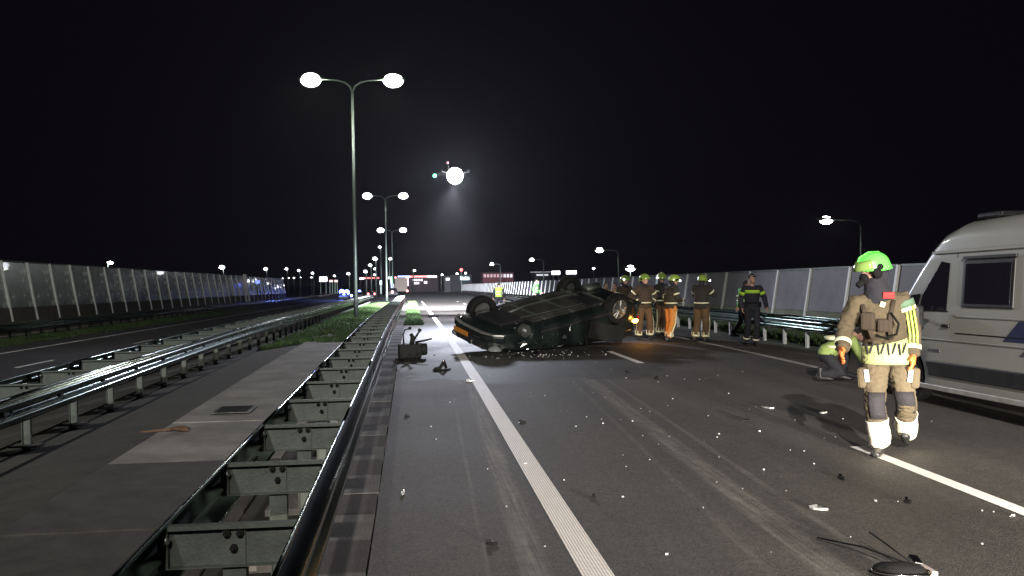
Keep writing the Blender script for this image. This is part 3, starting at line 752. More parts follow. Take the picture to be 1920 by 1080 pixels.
MB().tube([(1.2, -.35, .17), (.4, -.42, .16), (-.8, -.44, .16), (-1.3, -.3, .2)], .012, 6).build('brake_line', M_GALVD, CAR)
rnd = random.Random(8)
for i in range(10):     # torn body skin hanging off the crushed flank
    c = Vector((rnd.uniform(.1, 1.9), -.93, rnd.uniform(.35, .85))); b = MB(); w_ = rnd.uniform(.08, .22)
    pts_ = [c + Vector((rnd.uniform(-w_, w_), -rnd.uniform(0, .09), rnd.uniform(-w_, w_))) for _ in range(4)]
    b.add(pts_, [(0, 1, 2), (0, 2, 3)]); b.build('torn_skin', M_CARP if i % 3 else M_ALLOY, CAR, solid=.004)
rnd = random.Random(4); tr = MB()
for i in range(90):     # crumpled bright trim, torn metal and cables around the crushed front corner
    c = Vector((rnd.gauss(1.15, .32), -.86 - rnd.random() * .12, rnd.uniform(.45, 1.3))); a = rnd.uniform(.01, .05)
    tr.add([c, c + Vector((rnd.uniform(-a, a), rnd.uniform(-.02, .02), rnd.uniform(-a, a))), c + Vector((rnd.uniform(-a, a), rnd.uniform(-.02, .0), rnd.uniform(-a, a)))], [(0, 1, 2)])
q = tr.build('torn_trim', M_CHROME, CAR, solid=.003); q['kind'] = 'stuff'
for i in range(7):
    c = Vector((rnd.gauss(1.2, .25), -.9, rnd.uniform(.5, 1.1)))
    MB().tube([c, c + Vector((rnd.uniform(-.1, .1), -.06, .1)), c + Vector((rnd.uniform(-.2, .2), -.05, .22)), c + Vector((rnd.uniform(-.25, .25), 0, .3))], .008, 5).build('cable', M_BLACK, CAR)
th = R(33); ROLLC = -15
Fv = Vector((-math.cos(th), -math.sin(th), -.15)).normalized()
Zl = Vector((0, 0, -1)); Zl = (Zl - Fv * Zl.dot(Fv)).normalized()
Yl = Zl.cross(Fv)
rr = Matrix.Rotation(R(ROLLC), 3, Fv)
M3 = Matrix((Fv, Yl, Zl)).transposed(); M3 = rr @ M3
Mc = M3.to_4x4() @ Matrix.Scale(1.12, 4); Mc.translation = Vector((3.55, 23.2, .90)) + M3 @ Vector((0, 0, -.36))
def crush(o, M):
    M = M @ o.matrix_basis if o is not CAR else M
    if o.name.startswith('wheel'): return
    if o.type == 'MESH':
        Mi = M.inverted()
        for v in o.data.vertices:
            w_ = M @ v.co; lim = .015 + .02 * abs(noise.noise(w_ * 3))
            if w_.z < lim: w_.z = lim + (lim - w_.z) * .03; v.co = Mi @ w_
    for c_ in o.children: crush(c_, M)
crush(CAR, Mc)
CAR.matrix_world = Mc
ip = Mc @ Vector((-2.1, -1.05, .72))
lamp('indicator_light', 'POINT', ip, 10, (1, .38, .05), radius=.05)

# ------------------------------------------------------------------ camper van
M_VAN = mat('silver_van_paint', (.33, .34, .315), .34, .3, var=.06, scale=1, bump=.015, bscale=2, coat=.5)
M_VANG = mat('van_glass', (.012, .011, .016), .08, 0, var=.1, bump=0, spec=.6)
VAN = thing('camper_van', 'silver high roofed camper van parked at the right edge, seen from its side', 'van')
vt = [(0, .62, .35, .82), (-.1, .78, .3, .95), (-.3, .90, .26, 1.10), (-.55, .97, .24, 1.22), (-.8, 1.0, .24, 1.50), (-1.2, 1.01, .24, 1.92), (-1.45, 1.02, .24, 2.14), (-1.7, 1.02, .24, 2.32), (-2.1, 1.02, .24, 2.43), (-3.5, 1.02, .24, 2.46), (-5.9, 1.02, .24, 2.44), (-6.0, .98, .3, 2.36)]
def sx(z, w=1.02): return w - max(0, z - 1.25) * .085
def vsec(x):
    w, zb, zt = lerp_tab(sorted(vt), x)
    zs = [zb + .02, zb + .15, .55, .8, 1.0, 1.25, 1.6, 1.95, 2.2]
    h = [(0, zb), (w * .9, zb)]
    top = zt - .16
    for z in zs:
        z = min(z, top - .01 * (len(zs) - zs.index(z)) if z > top else z)
        h.append((sx(z, w), z))
    wt = sx(top, w)
    h += [(wt - .015, top + .06), (wt - .07, zt - .045), (wt - .17, zt - .005), (wt * .5, zt + .015), (0, zt + .02)]
    return h
vb = loft([-6, -5.95, -5.5, -4.5, -3.5, -2.8, -2.1, -1.9, -1.7, -1.55, -1.45, -1.2, -1.0, -.8, -.67, -.55, -.42, -.3, -.2, -.1, -.04, 0], vsec).build('body', M_VAN, VAN, smooth=True)
cut = MB()
for x in (-.95, -4.9):
    for s in (-1, 1): cut.tube([(x, s * .72, .36), (x, s * 1.3, .36)], .41, 28)
co = cut.build('arch_cutter', M_UNDER)
md = vb.modifiers.new('b', 'BOOLEAN'); md.object = co; md.operation = 'DIFFERENCE'; md.solver = 'EXACT'
md = vb.modifiers.new('e', 'BEVEL'); md.width = .012; md.segments = 2; md.limit_method = 'ANGLE'; md.angle_limit = R(50)
bake(vb); bpy.data.objects.remove(co)
def vpane(name, poly, m, off=.006, parent=VAN, side=1, th=.02, bevel=.006):
    """poly of (x,z) points on the van flank"""
    b = MB(); n = len(poly)
    vs = [(x, side * (sx(z) + off), z) for x, z in poly] + [(x, side * (sx(z) + off - th), z) for x, z in poly]
    b.add(vs, [tuple(range(n)), tuple(range(n, 2 * n))[::-1]] + [(i, (i + 1) % n, (i + 1) % n + n, i + n) for i in range(n)])
    return b.build(name, m, parent, bevel=bevel)
for s in (1, -1):
    vpane('door_window', [(-1.24, 1.28), (-1.88, 1.28), (-1.90, 1.90), (-1.70, 1.93), (-1.31, 1.50)], M_VANG, .004, side=s)
    vpane('quarter_window', [(-.80, 1.27), (-1.19, 1.28), (-1.25, 1.50), (-1.02, 1.48)], M_VANG, .001, side=s)
    fr = vpane('window_frame', [(-2.23, 1.33), (-3.21, 1.33), (-3.21, 1.93), (-2.23, 1.93)], M_PLASTIC, .022, side=s, th=.05, bevel=.015)
    vpane('side_window', [(-2.28, 1.38), (-3.16, 1.38), (-3.16, 1.88), (-2.28, 1.88)], M_VANG, .030, side=s, th=.02, parent=fr)
    vpane('window_awning_rail', [(-2.21, 1.94), (-3.23, 1.94), (-3.23, 1.975), (-2.21, 1.975)], M_PLASTIC, .03, side=s, th=.04)
    for x in (-2.05, -.62, -3.45): vpane('door_seam', [(x, .42), (x - .012, .42), (x - .012, 2.02), (x, 2.02)] if x < -1 else [(x, .75), (x - .012, .75), (x - .012, 1.2), (x, 1.2)], M_BLACK, .0025, side=s, th=.01, bevel=0)
    vpane('gutter', [(-1.5, 2.03), (-5.9, 2.05), (-5.9, 2.08), (-1.5, 2.065)], M_VAN, .022, side=s, th=.05, bevel=.006)
    vpane('waist_ridge', [(-2.09, 1.20), (-5.9, 1.20), (-5.9, 1.225), (-2.09, 1.225)], M_VAN, .014, side=s, th=.03, bevel=.006)
    vpane('waist_groove', [(-.7, .885), (-5.9, .885), (-5.9, .90), (-.7, .90)], M_VAN, .016, side=s, th=.03, bevel=.005)
    vpane('side_moulding', [(-1.5, .40), (-4.3, .40), (-4.3, .60), (-1.42, .60)], M_PLASTIC, .028, side=s, th=.05, bevel=.012)
    vpane('sill', [(-.55, .21), (-5.9, .21), (-5.9, .28), (-.55, .28)], mat('sill_paint', (.5, .5, .48), .3, .5, bump=.02), .012, side=s, th=.06, bevel=.01)
    vpane('stripe_decal', [(-3.01, .94), (-3.31, 1.19), (-4.4, 1.19), (-4.1, .94)], mat('blue_decal', (.010, .014, .055), .4, bump=0), .0035, side=s, th=.006, bevel=0)
    vpane('stripe_decal', [(-3.30, .78), (-3.43, .88), (-4.1, .88), (-3.95, .78)], mat('grey_decal', (.05, .05, .06), .4, bump=0), .0035, side=s, th=.006, bevel=0)
    mr = MB().box((0, 0, 0), (.16, .13, .34)).build('mirror', M_PLASTIC, VAN, bevel=.04, loc=(-1.45, s * 1.17, 1.18))
    MB().tube([(0, 0, -.02), (0, -s * .18, -.05)], .025, 6).build('mirror_arm', M_PLASTIC, mr)
    vpane('door_handle', [(-1.80, 1.06), (-1.96, 1.06), (-1.96, 1.10), (-1.80, 1.10)], M_PLASTIC, .03, side=s, th=.04, bevel=.01)
    MB().ball((-.30, s * .80, .98), (.20, .10, .12), 14).build('headlight', mat('headlight_glass', (.3, .32, .33), .15, .4, bump=0), VAN, smooth=True)
    for x in (-.95, -4.9): wheel(VAN, (x, s * .90, .34), .34, .2, s, 5)
g = MB(); g.add([(-.60, -.84, 1.31), (-.56, 0, 1.33), (-.60, .84, 1.31), (-1.34, .80, 2.165), (-1.32, 0, 2.20), (-1.34, -.80, 2.165)], [(0, 1, 4, 5), (1, 2, 3, 4)]); g.build('windscreen', M_VANG, VAN, solid=.02)
MB().box((-3.3, .0, 2.56), (.8, .6, .14)).build('roof_vent', M_VAN, VAN, bevel=.05)
MB().box((-1.95, .25, 2.52), (.5, .4, .08)).build('roof_hatch', M_PLASTIC, VAN, bevel=.03)
MB().box((.0, 0, .46), (.16, 1.5, .26)).build('front_bumper', M_PLASTIC, VAN, bevel=.06)
# rubber seals, grab handle, filler flap and grime line
for s in (1, -1):
    vpane('fuel_flap', [(-4.2, .70), (-4.38, .70), (-4.38, .86), (-4.2, .86)], M_VAN, .004, side=s, th=.01, bevel=.004)
    vpane('window_seal', [(-1.21, 1.262), (-1.91, 1.262), (-1.91, 1.280), (-1.21, 1.280)], M_BLACK, .006, side=s, th=.01, bevel=0)
    vpane('sliding_rail', [(-2.07, .985), (-3.45, .985), (-3.45, 1.0), (-2.07, 1.0)], M_BLACK, .004, side=s, th=.01, bevel=0)
    vpane('name_badge', [(-1.45, .72), (-1.72, .72), (-1.72, .76), (-1.45, .76)], mat('dim_badge', (.12, .12, .13), .4, .5, bump=0), .006, side=s, th=.006, bevel=0)
for x in (-2.6, -3.9): MB().box((x, 0, 2.475), (.05, 1.5, .03)).build('roof_bar', M_PLASTIC, VAN, bevel=.008)
vp = Matrix.Translation((6.95 + 1.02, 13.0, .0)) @ Euler((0, 0, R(90))).to_matrix().to_4x4() @ Matrix.Rotation(R(1.0), 4, 'Y')
VAN.matrix_world = vp
# ------------------------------------------------------------------ people
SKIN = mat('skin', (.42, .25, .18), .55, var=.12, scale=12, bump=.05)
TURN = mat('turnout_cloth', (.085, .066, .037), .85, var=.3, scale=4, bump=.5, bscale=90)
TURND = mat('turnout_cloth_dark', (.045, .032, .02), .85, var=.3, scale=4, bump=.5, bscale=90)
NAVY = mat('navy_cloth', (.014, .014, .02), .85, var=.3, scale=5, bump=.4, bscale=70)
PAD = mat('knee_pad_cloth', (.013, .011, .014), .8, var=.25, scale=6, bump=.4, bscale=60)
GREY = mat('grey_cloth', (.12, .12, .13), .85, var=.3, bump=.3)
HIVIS = mat('hivis_yellow', (.36, .62, .04), .65, var=.12, scale=4, bump=.3, bscale=60)
HIVISG = mat('hivis_green', (.12, .55, .10), .65, var=.12, scale=4, bump=.3, bscale=60)
TAPE = mat('reflective_tape', (.68, .68, .46), .5, .1, var=.12, scale=12, bump=.1)
TAPEW = mat('pale_gaiter_cloth', (.86, .80, .62), .6, .0, var=.12, scale=8, bump=.35, bscale=40)
GLOVE = mat('orange_glove', (.80, .20, .05), .6, var=.15, scale=10, bump=.3, bscale=60)
BOOT = mat('black_boot', (.02, .02, .02), .45, var=.3, bump=.15)
HAIR = mat('dark_hair', (.02, .014, .01), .6, var=.3, scale=40, bump=.6)
HELM = mat('helmet_yellow_green', (.24, .36, .06), .28, var=.08, scale=3, bump=.02, coat=.4)
HELMG = mat('helmet_fluorescent_green', (.13, 1.0, .10), .30, var=.06, scale=3, bump=.02, coat=.4)
VISOR = mat('helmet_visor', (.24, .38, .10), .15, .2, var=.1, bump=0)
ORANGE = mat('ochre_and_amber_lit_cloth', (.48, .20, .04), .8, var=.25, bump=.4, bscale=80)
TEAL = mat('teal_cloth', (.12, .40, .42), .7, bump=.3)
RED = mat('red_cloth', (.42, .03, .03), .7, bump=.3)

BASE = dict(head=(0, -.03, 1.67), neck=(0, 0, 1.50), chest=(0, 0, 1.36), waist=(0, 0, 1.10), pelvis=(0, 0, .95),
            shl=(.19, 0, 1.44), shr=(-.19, 0, 1.44), ell=(.27, .03, 1.16), elr=(-.27, .03, 1.16), wrl=(.29, -.06, .92), wrr=(-.29, -.06, .92),
            hpl=(.10, 0, .93), hpr=(-.10, 0, .93), knl=(.12, -.03, .50), knr=(-.12, -.03, .50), anl=(.13, .03, .10), anr=(-.13, .03, .10), yaw=0, nod=0)
def V(p): return Vector(p)
def hand_mesh(mb, wr, el, side, bulk=1.0, curl=.35):
    """palm, four bent fingers of unequal length and a thumb from the side of the palm"""
    d = (V(wr) - V(el)).normalized(); fwd = Vector((0, -1, 0)); fwd = (fwd - d * fwd.dot(d))
    fwd = fwd.normalized() if fwd.length > .2 else Vector((1, 0, 0))
    inn = d.cross(fwd).normalized()            # palm normal axis
    if inn.x * side > 0: inn = -inn
    W0 = V(wr); b = bulk
    mb.tube([W0 - d * .03, W0 + d * .02, W0 + d * .05, W0 + d * .09], [(.030 * b, .024 * b), (.036 * b, .021 * b), (.043 * b, .019 * b), (.042 * b, .017 * b)], 10, side=fwd)
    for i, (o, L) in enumerate(((.031, .072), (.011, .082), (-.010, .076), (-.030, .060))):
        p0 = W0 + d * .08 + fwd * o * b; c = curl * (1 + .12 * i)
        d1 = (d + inn * c * .5).normalized(); d2 = (d + inn * c * 1.6).normalized(); d3 = (d * .6 + inn * c * 2.6).normalized()
        p1 = p0 + d1 * L * .5; p2 = p1 + d2 * L * .32; p3 = p2 + d3 * L * .24
        mb.tube([p0, p1, p2, p3], [.0105 * b, .0098 * b, .009 * b, .0075 * b], 7)
    t0 = W0 + d * .025 + fwd * .03 * b; t1 = t0 + (d * .55 + fwd * .8 + inn * .25).normalized() * .04; t2 = t1 + (d * .9 + fwd * .35 + inn * .4).normalized() * .034
    mb.tube([t0, t1, t2], [.014 * b, .0115 * b, .009 * b], 7)
def limb(mb, pts, rads, n=12): mb.tube([V(p) for p in pts], rads, n)
def person(label, loc, rz, pose, kind, h=1.8, vox=.022, group=None, opts=()):
    J = dict(BASE); J.update(pose); P = {k: V(v) for k, v in J.items() if isinstance(v, tuple)}
    t = thing('person', label, 'person', loc, rz, group); t.scale = (h / 1.8,) * 3
    near = vox < .018; sd = hash(label) % 50 * .37 if False else sum(map(ord, label)) % 50 * .37
    Hd = Matrix.Rotation(J['yaw'], 3, 'Z') @ Matrix.Rotation(J['nod'], 3, 'X')
    hc = P['head']
    # body: one continuous skin
    b = MB()
    b.ball(hc, (.078, .098, .118), 14, Hd, 10); b.ball(hc + Hd @ V((0, -.035, -.06)), (.055, .06, .06), 12, Hd, 8)
    b.ball(hc + Hd @ V((0, -.103, -.01)), (.014, .022, .028), 8, Hd); b.ball(hc + Hd @ V((0, -.092, -.062)), (.026, .012, .010), 8, Hd)
    for s in (-1, 1): b.ball(hc + Hd @ V((s * .08, .01, -.01)), (.012, .022, .034), 8, Hd)
    b.tube([P['chest'], P['neck'] - V((0, 0, .04)), P['neck'] + V((0, 0, .05)), hc - V((0, -.02, .05))], [.08, .065, .056, .056], 12)
    b.tube([P['pelvis'] - V((0, 0, .06)), P['waist'], P['chest'], P['neck'] - V((0, 0, .06))], [(.14, .10), (.13, .095), (.15, .10), (.10, .07)], 14, side=(1, 0, 0))
    for s in ('l', 'r'):
        sg = 1 if s == 'l' else -1
        limb(b, (P['chest'] + V((sg * .08, 0, .03)), P['sh' + s], P['el' + s], P['wr' + s]), [.05, .045, .036, .026])
        limb(b, (P['hp' + s], P['kn' + s], P['an' + s]), [.075, .052, .04])
        if kind in ('police',) : hand_mesh(b, P['wr' + s], P['el' + s], sg, 1.0)
    bo = b.build('body', SKIN, t, smooth=True); remesh(bo, .009 if (near or kind == 'police') else .012, 2)
    for s in (-1, 1):
        MB().ball(hc + Hd @ V((s * .031, -.088, .012)), .010, 8).build('eye', M_BLACK, t, smooth=True)
    # trousers
    bulk = 1.12 if kind == 'fire' else .9
    tm = {'fire': TURN if near else ORANGE if 'lit' in opts else mat('turnout_cloth_mid', (.10, .06, .027), .85, var=.3, scale=4, bump=.4, bscale=90), 'police': NAVY, 'hivis': NAVY, 'ochre': ORANGE}[kind]  # 'lit' trousers carry the indicator's amber light in their cloth colour
    tr = MB()
    tr.tube([P['pelvis'] + V((0, 0, .14)), P['pelvis'], (P['hpl'] + P['hpr']) / 2 - V((0, 0, .05))], [(.165 * bulk, .115 * bulk), (.185 * bulk, .135 * bulk), (.16 * bulk, .12 * bulk)], 14, side=P['shl'] - P['shr'])
    for s in ('l', 'r'):
        a, k, n_ = P['hp' + s], P['kn' + s], P['an' + s]
        tr.tube([a + V((0, 0, .03)), a * .6 + k * .4, k, k * .5 + n_ * .5, n_ + V((0, 0, .02))], [.108 * bulk, .100 * bulk, .084 * bulk, .083 * bulk, .080 * bulk], 14)
    to = tr.build('trousers', tm, t, smooth=True); remesh(to, vox, 3, .011 if near else .006, 11, sd)
    # boots
    for s in ('l', 'r'):
        n_ = P['an' + s]; k = P['kn' + s]; rzf = J.get('foot' + s, 0); tiltf = J.get('tilt' + s, 0)
        Fm = Matrix.Rotation(rzf, 3, 'Z') @ Matrix.Rotation(tiltf, 3, 'X')
        m = MB(); pts = [V((0, .085, -.045)), V((0, .03, -.038)), V((0, -.06, -.048)), V((0, -.14, -.062)), V((0, -.195, -.068))]
        m.tube([n_ + Fm @ p for p in pts], [(.036, .04), (.043, .058), (.046, .048), (.050, .034), (.034, .024)], 12, side=Fm @ V((1, 0, 0)))
        m.tube([n_ + V((0, .02, -.05)), n_ + V((0, .02, .12))], [.05, .055], 12)
        o = m.build('boot', BOOT, t, smooth=True); remesh(o, .012, 2)
    # upper garment
    jm = {'fire': TURN if near else (mat('dark_brown_cloth', (.022, .02, .016), .85, var=.4, bump=.4) if 'dark' in opts else TURND), 'police': NAVY, 'hivis': HIVISG if 'green' in opts else mat('washed_hivis', (.24, .33, .09), .7, var=.2, scale=4, bump=.3, bscale=60) if 'pale' in opts else HIVIS, 'ochre': ORANGE}[kind]  # 'dark' jackets get a near-black brown cloth
    j = MB(); hem = P['pelvis'] + V((0, 0, -.06 if kind == 'fire' else .04)); sdv = P['shl'] - P['shr']
    bk = 1.14 if kind == 'fire' else 1.0
    j.tube([hem, P['pelvis'] + V((0, 0, .06)), P['waist'], P['chest'], (P['shl'] + P['shr']) / 2 + V((0, 0, .0)), P['neck'] + V((0, 0, -.015))],
           [(.195 * bk, .145 * bk), (.185 * bk, .14 * bk), (.17 * bk, .13 * bk), (.19 * bk, .14 * bk), (.165 * bk, .105 * bk), (.075, .07)], 18, side=sdv)
    for s in ('l', 'r'):
        sg = 1 if s == 'l' else -1; a, e, w = P['sh' + s], P['el' + s], P['wr' + s]
        if 'vest' in opts:
            j.tube([P['chest'] + V((sg * .08, 0, .04)), a], [.07, .078], 12)
        else:
            j.tube([P['chest'] + V((sg * .07, 0, .06)), a, a * .5 + e * .5, e, e * .45 + w * .55, w], [.085 * bk, .082 * bk, .072 * bk, .066 * bk, .060 * bk, .056 * bk], 14)
    jo = j.build('jacket' if 'vest' not in opts else 'vest', jm, t, smooth=True); remesh(jo, vox, 3, .011 if near else .006, 8, sd + 3)
    if 'vest' in opts:
        sl = MB()
        for s in ('l', 'r'): limb(sl, (P['sh' + s], P['el' + s], P['wr' + s]), [.062, .054, .045])
        sl.build('sleeve', NAVY, t, smooth=True)
    # gloves
    if kind != 'police':
        for s in ('l', 'r'):
            g = MB(); hand_mesh(g, P['wr' + s], P['el' + s], 1 if s == 'l' else -1, 1.6 if near else 1.2, .45)
            g.tube([P['wr' + s] - (P['wr' + s] - P['el' + s]).normalized() * .05, P['wr' + s]], [.05, .042], 12)
            o = g.build('glove', GLOVE if near else (SKIN if kind == 'hivis' else BOOT), t, smooth=True); remesh(o, .006 if near else .010, 1)
    # head gear
    if kind == 'fire':
        hm = MB(); n = 26; seg = 16; vs = []; fs = []
        for i in range(seg + 1):
            ph = math.pi / 2 - i * (math.pi * .62) / seg
            for q in range(n):
                a = 2 * math.pi * q / n; back = max(0, math.sin(a)); fr = max(0, -math.sin(a))
                r = .132 * math.cos(max(ph, -.10)) if ph > -.1 else .132
                y = r * math.sin(a) * 1.22; x = r * math.cos(a); z = .132 * math.sin(ph)
                if ph < 0: z = z * (1 + .55 * back - .95 * fr); y += back * .012 * -ph * 3; x *= 1 - .05 * fr
                vs.append(tuple(hc + Hd @ V((x, y + .008, z + .035))))
        fs = [(i * n + q, i * n + (q + 1) % n, (i + 1) * n + (q + 1) % n, (i + 1) * n + q) for i in range(seg) for q in range(n)]
        hm.add(vs, fs)
        ho = hm.build('helmet', HELMG if 'bright' in opts else HELM, t, smooth=True, solid=.008)
        v = MB(); vs = []; m_ = 16
        for i in range(5):
            for q in range(m_ + 1):
                a = math.pi * (1 + .12) + (math.pi * .76) * q / m_; r_ = (.118, .130, .138, .142, .143)[i]
                vs.append(tuple(hc + Hd @ V((r_ * math.cos(a), .008 + r_ * 1.22 * math.sin(a) - .004 * i, .118 - .021 * i))))
        v.add(vs, [(i * (m_ + 1) + q, i * (m_ + 1) + q + 1, (i + 1) * (m_ + 1) + q + 1, (i + 1) * (m_ + 1) + q) for i in range(4) for q in range(m_)])
        v.build('visor', VISOR, ho, smooth=True, solid=.005)
        cr = MB(); cr.tube([hc + Hd @ V((0, -.16, .08)), hc + Hd @ V((0, -.10, .155)), hc + Hd @ V((0, 0, .176)), hc + Hd @ V((0, .10, .15)), hc + Hd @ V((0, .165, .06))], [(.014, .008)] * 5, 8, side=Hd @ V((1, 0, 0)))
        cr.build('crest', HELMG if 'bright' in opts else HELM, ho, smooth=True)
        for s in (-1, 1):
            MB().cyl(hc + Hd @ V((s * .128, 0, .03)), hc + Hd @ V((s * .150, 0, .03)), .03, 14).build('visor_knob', M_BLACK, ho)
        nk = MB(); nk.tube([P['neck'] - V((0, 0, .03)), P['neck'] + V((0, 0, .05)), hc + Hd @ V((0, .06, -.06)), hc + Hd @ V((0, .04, .0))], [.10, .08, .085, .09], 14)
        nk.build('neck_guard', NAVY, t, smooth=True)
        if 'torch' in opts:
            tl = MB().cyl(hc + Hd @ V((-.16, .02, .05)), hc + Hd @ V((-.17, -.08, .05)), .02, 10).build('helmet_torch', M_BLACK, ho)
            MB().ball(hc + Hd @ V((-.17, -.085, .05)), (.03, .03, .03), 10).build('torch_lens', E_WHITE, tl, smooth=True)
    else:
        ha = MB(); ha.ball(hc + Hd @ V((0, .018, .025)), (.086, .104, .112), 14, Hd, 10)
        ho = ha.build('hair' if 'cap' not in opts else 'cap', HAIR if 'cap' not in opts else NAVY, t, smooth=True)
        for v in ho.data.vertices:
            q = Hd.inverted() @ (v.co - hc)
            if q.y < -.03 and q.z < .07: v.co += Hd @ V((0, .06, .02))
            v.co += (v.co - hc).normalized() * .006 * noise.noise(v.co * 40)
        if 'cap' in opts: MB().ball(hc + Hd @ V((0, -.12, .07)), (.07, .06, .01), 12, Hd).build('cap_peak', NAVY, ho, smooth=True)
    # bands of reflective tape
    def band(pts, rads, m, nm='reflective_band', side=None, par=None):
        o = MB().tube(pts, rads, 18, side=side, caps=False).build(nm, m, par or jo, smooth=True, solid=.004); return o
    def seg_(a, b_, t0, t1, r0, r1, m, nm='reflective_band', par=None):
        a, b_ = V(a), V(b_); band([a.lerp(b_, t0), a.lerp(b_, (t0 + t1) / 2), a.lerp(b_, t1)], [r0, (r0 + r1) / 2, r1], m, nm, par=par)
    if kind in ('fire', 'ochre'):
        for s in ('l', 'r'):
            if not near:
                seg_(P['kn' + s], P['an' + s], .78, .90, .094, .094, TAPE, par=to)
                seg_(P['sh' + s], P['el' + s], .45, .6, .088, .086, TAPE); seg_(P['el' + s], P['wr' + s], .7, .85, .071, .070, TAPE)
                # vertical tapes down the shin
                for q in range(5):
                    a = q * 2 * math.pi / 5 + .3; off = V((math.cos(a) * .096, math.sin(a) * .096, 0))
                    MB().box((P['kn' + s].lerp(P['an' + s], .74) + off), (.02, .02, .13), (0, 0, a)).build('reflective_stripe', TAPE, to)
                off = V(((.11 if s == 'l' else -.11), -.02, 0))
                MB().tube([P['hp' + s] + off + V((0, 0, -.1)), P['kn' + s] + off * .9, P['an' + s] + off * .85 + V((0, 0, .06))], [(.006, .022)] * 3, 6, side=(1, 0, 0)).build('side_stripe', TAPE, to)
        if not near:
            zt = P['pelvis'].z
            band([P['waist'] * .5 + P['pelvis'] * .5, P['waist'] * .6 + P['pelvis'] * .4 + V((0, 0, .02))], [(.212, .162), (.210, .160)], TAPE, side=sdv)
    if kind == 'police':
        band([P['chest'] - V((0, 0, .05)), P['chest'] + V((0, 0, .03))], [(.196, .147), (.198, .148)], HIVIS, 'green_band', side=sdv)
        for s in ('l', 'r'): seg_(P['sh' + s], P['el' + s], .35, .62, .084, .077, HIVIS, 'green_band'); seg_(P['kn' + s], P['an' + s], .80, .9, .082, .081, TAPEW, par=to)
        MB().tube([P['waist'] - V((0, 0, .06)), P['waist'] - V((0, 0, .01))], [(.18, .14)] * 2, 18, side=sdv).build('belt', M_BLACK, jo)
        for x in (-.17, .16, .19): MB().box(P['waist'] + V((x, -.06, -.07)), (.05, .08, .13)).build('belt_pouch', M_BLACK, jo, bevel=.01)
    if kind == 'hivis':
        for dz in (.0, .14):
            band([P['waist'] + V((0, 0, dz)), P['waist'] + V((0, 0, dz + .05))], [(.184, .144), (.188, .146)], TAPE, side=sdv)
    t['_'] = 0; del t['_']
    return t, P, jo, to

# the firefighter walking towards the camera
FP = G(1660, 852)
ff, P, jo, to = person('firefighter in brown turnout gear and glowing green helmet walking beside the camper van', (FP.x, FP.y, 0), -.48,
    dict(head=(-.10, -.05, 1.79), neck=(-.06, 0, 1.60), chest=(-.05, 0, 1.40), waist=(.0, .02, 1.14), pelvis=(.02, .03, .97),
         shl=(.155, .04, 1.50), shr=(-.255, -.05, 1.47), ell=(.25, .06, 1.20), elr=(-.36, -.05, 1.21), wrl=(.245, -.02, .965), wrr=(-.385, -.20, 1.03),
         hpl=(.125, .05, .93), hpr=(-.085, .0, .93), knl=(.19, .06, .50), knr=(-.095, -.09, .50), anl=(.20, .36, .145), anr=(-.045, -.02, .095), yaw=-1.05, nod=.30, footr=-.25, footl=-.1, tiltl=-.45),
    'fire', h=1.88, vox=.013, opts=('bright',))
def arc(pts, rads, a0, a1, nm, m, n=12):
    b = MB(); vs = []
    for p_, r_ in zip(pts, rads):
        vs += [tuple(p_ + V((math.cos(a0 + (a1 - a0) * i / n) * r_, math.sin(a0 + (a1 - a0) * i / n) * r_, 0))) for i in range(n + 1)]
    b.add(vs, [(j * (n + 1) + i, j * (n + 1) + i + 1, (j + 1) * (n + 1) + i + 1, (j + 1) * (n + 1) + i) for j in range(len(pts) - 1) for i in range(n)])
    return b.build(nm, m, to, smooth=True, solid=.012)
def cband(pts, rads, m, nm, side=None, n=26, par=jo, th=.004):
    return MB().tube([V(p) for p in pts], rads, n, side=side, caps=False).build(nm, m, par, smooth=True, solid=th)
sdv = P['shl'] - P['shr']
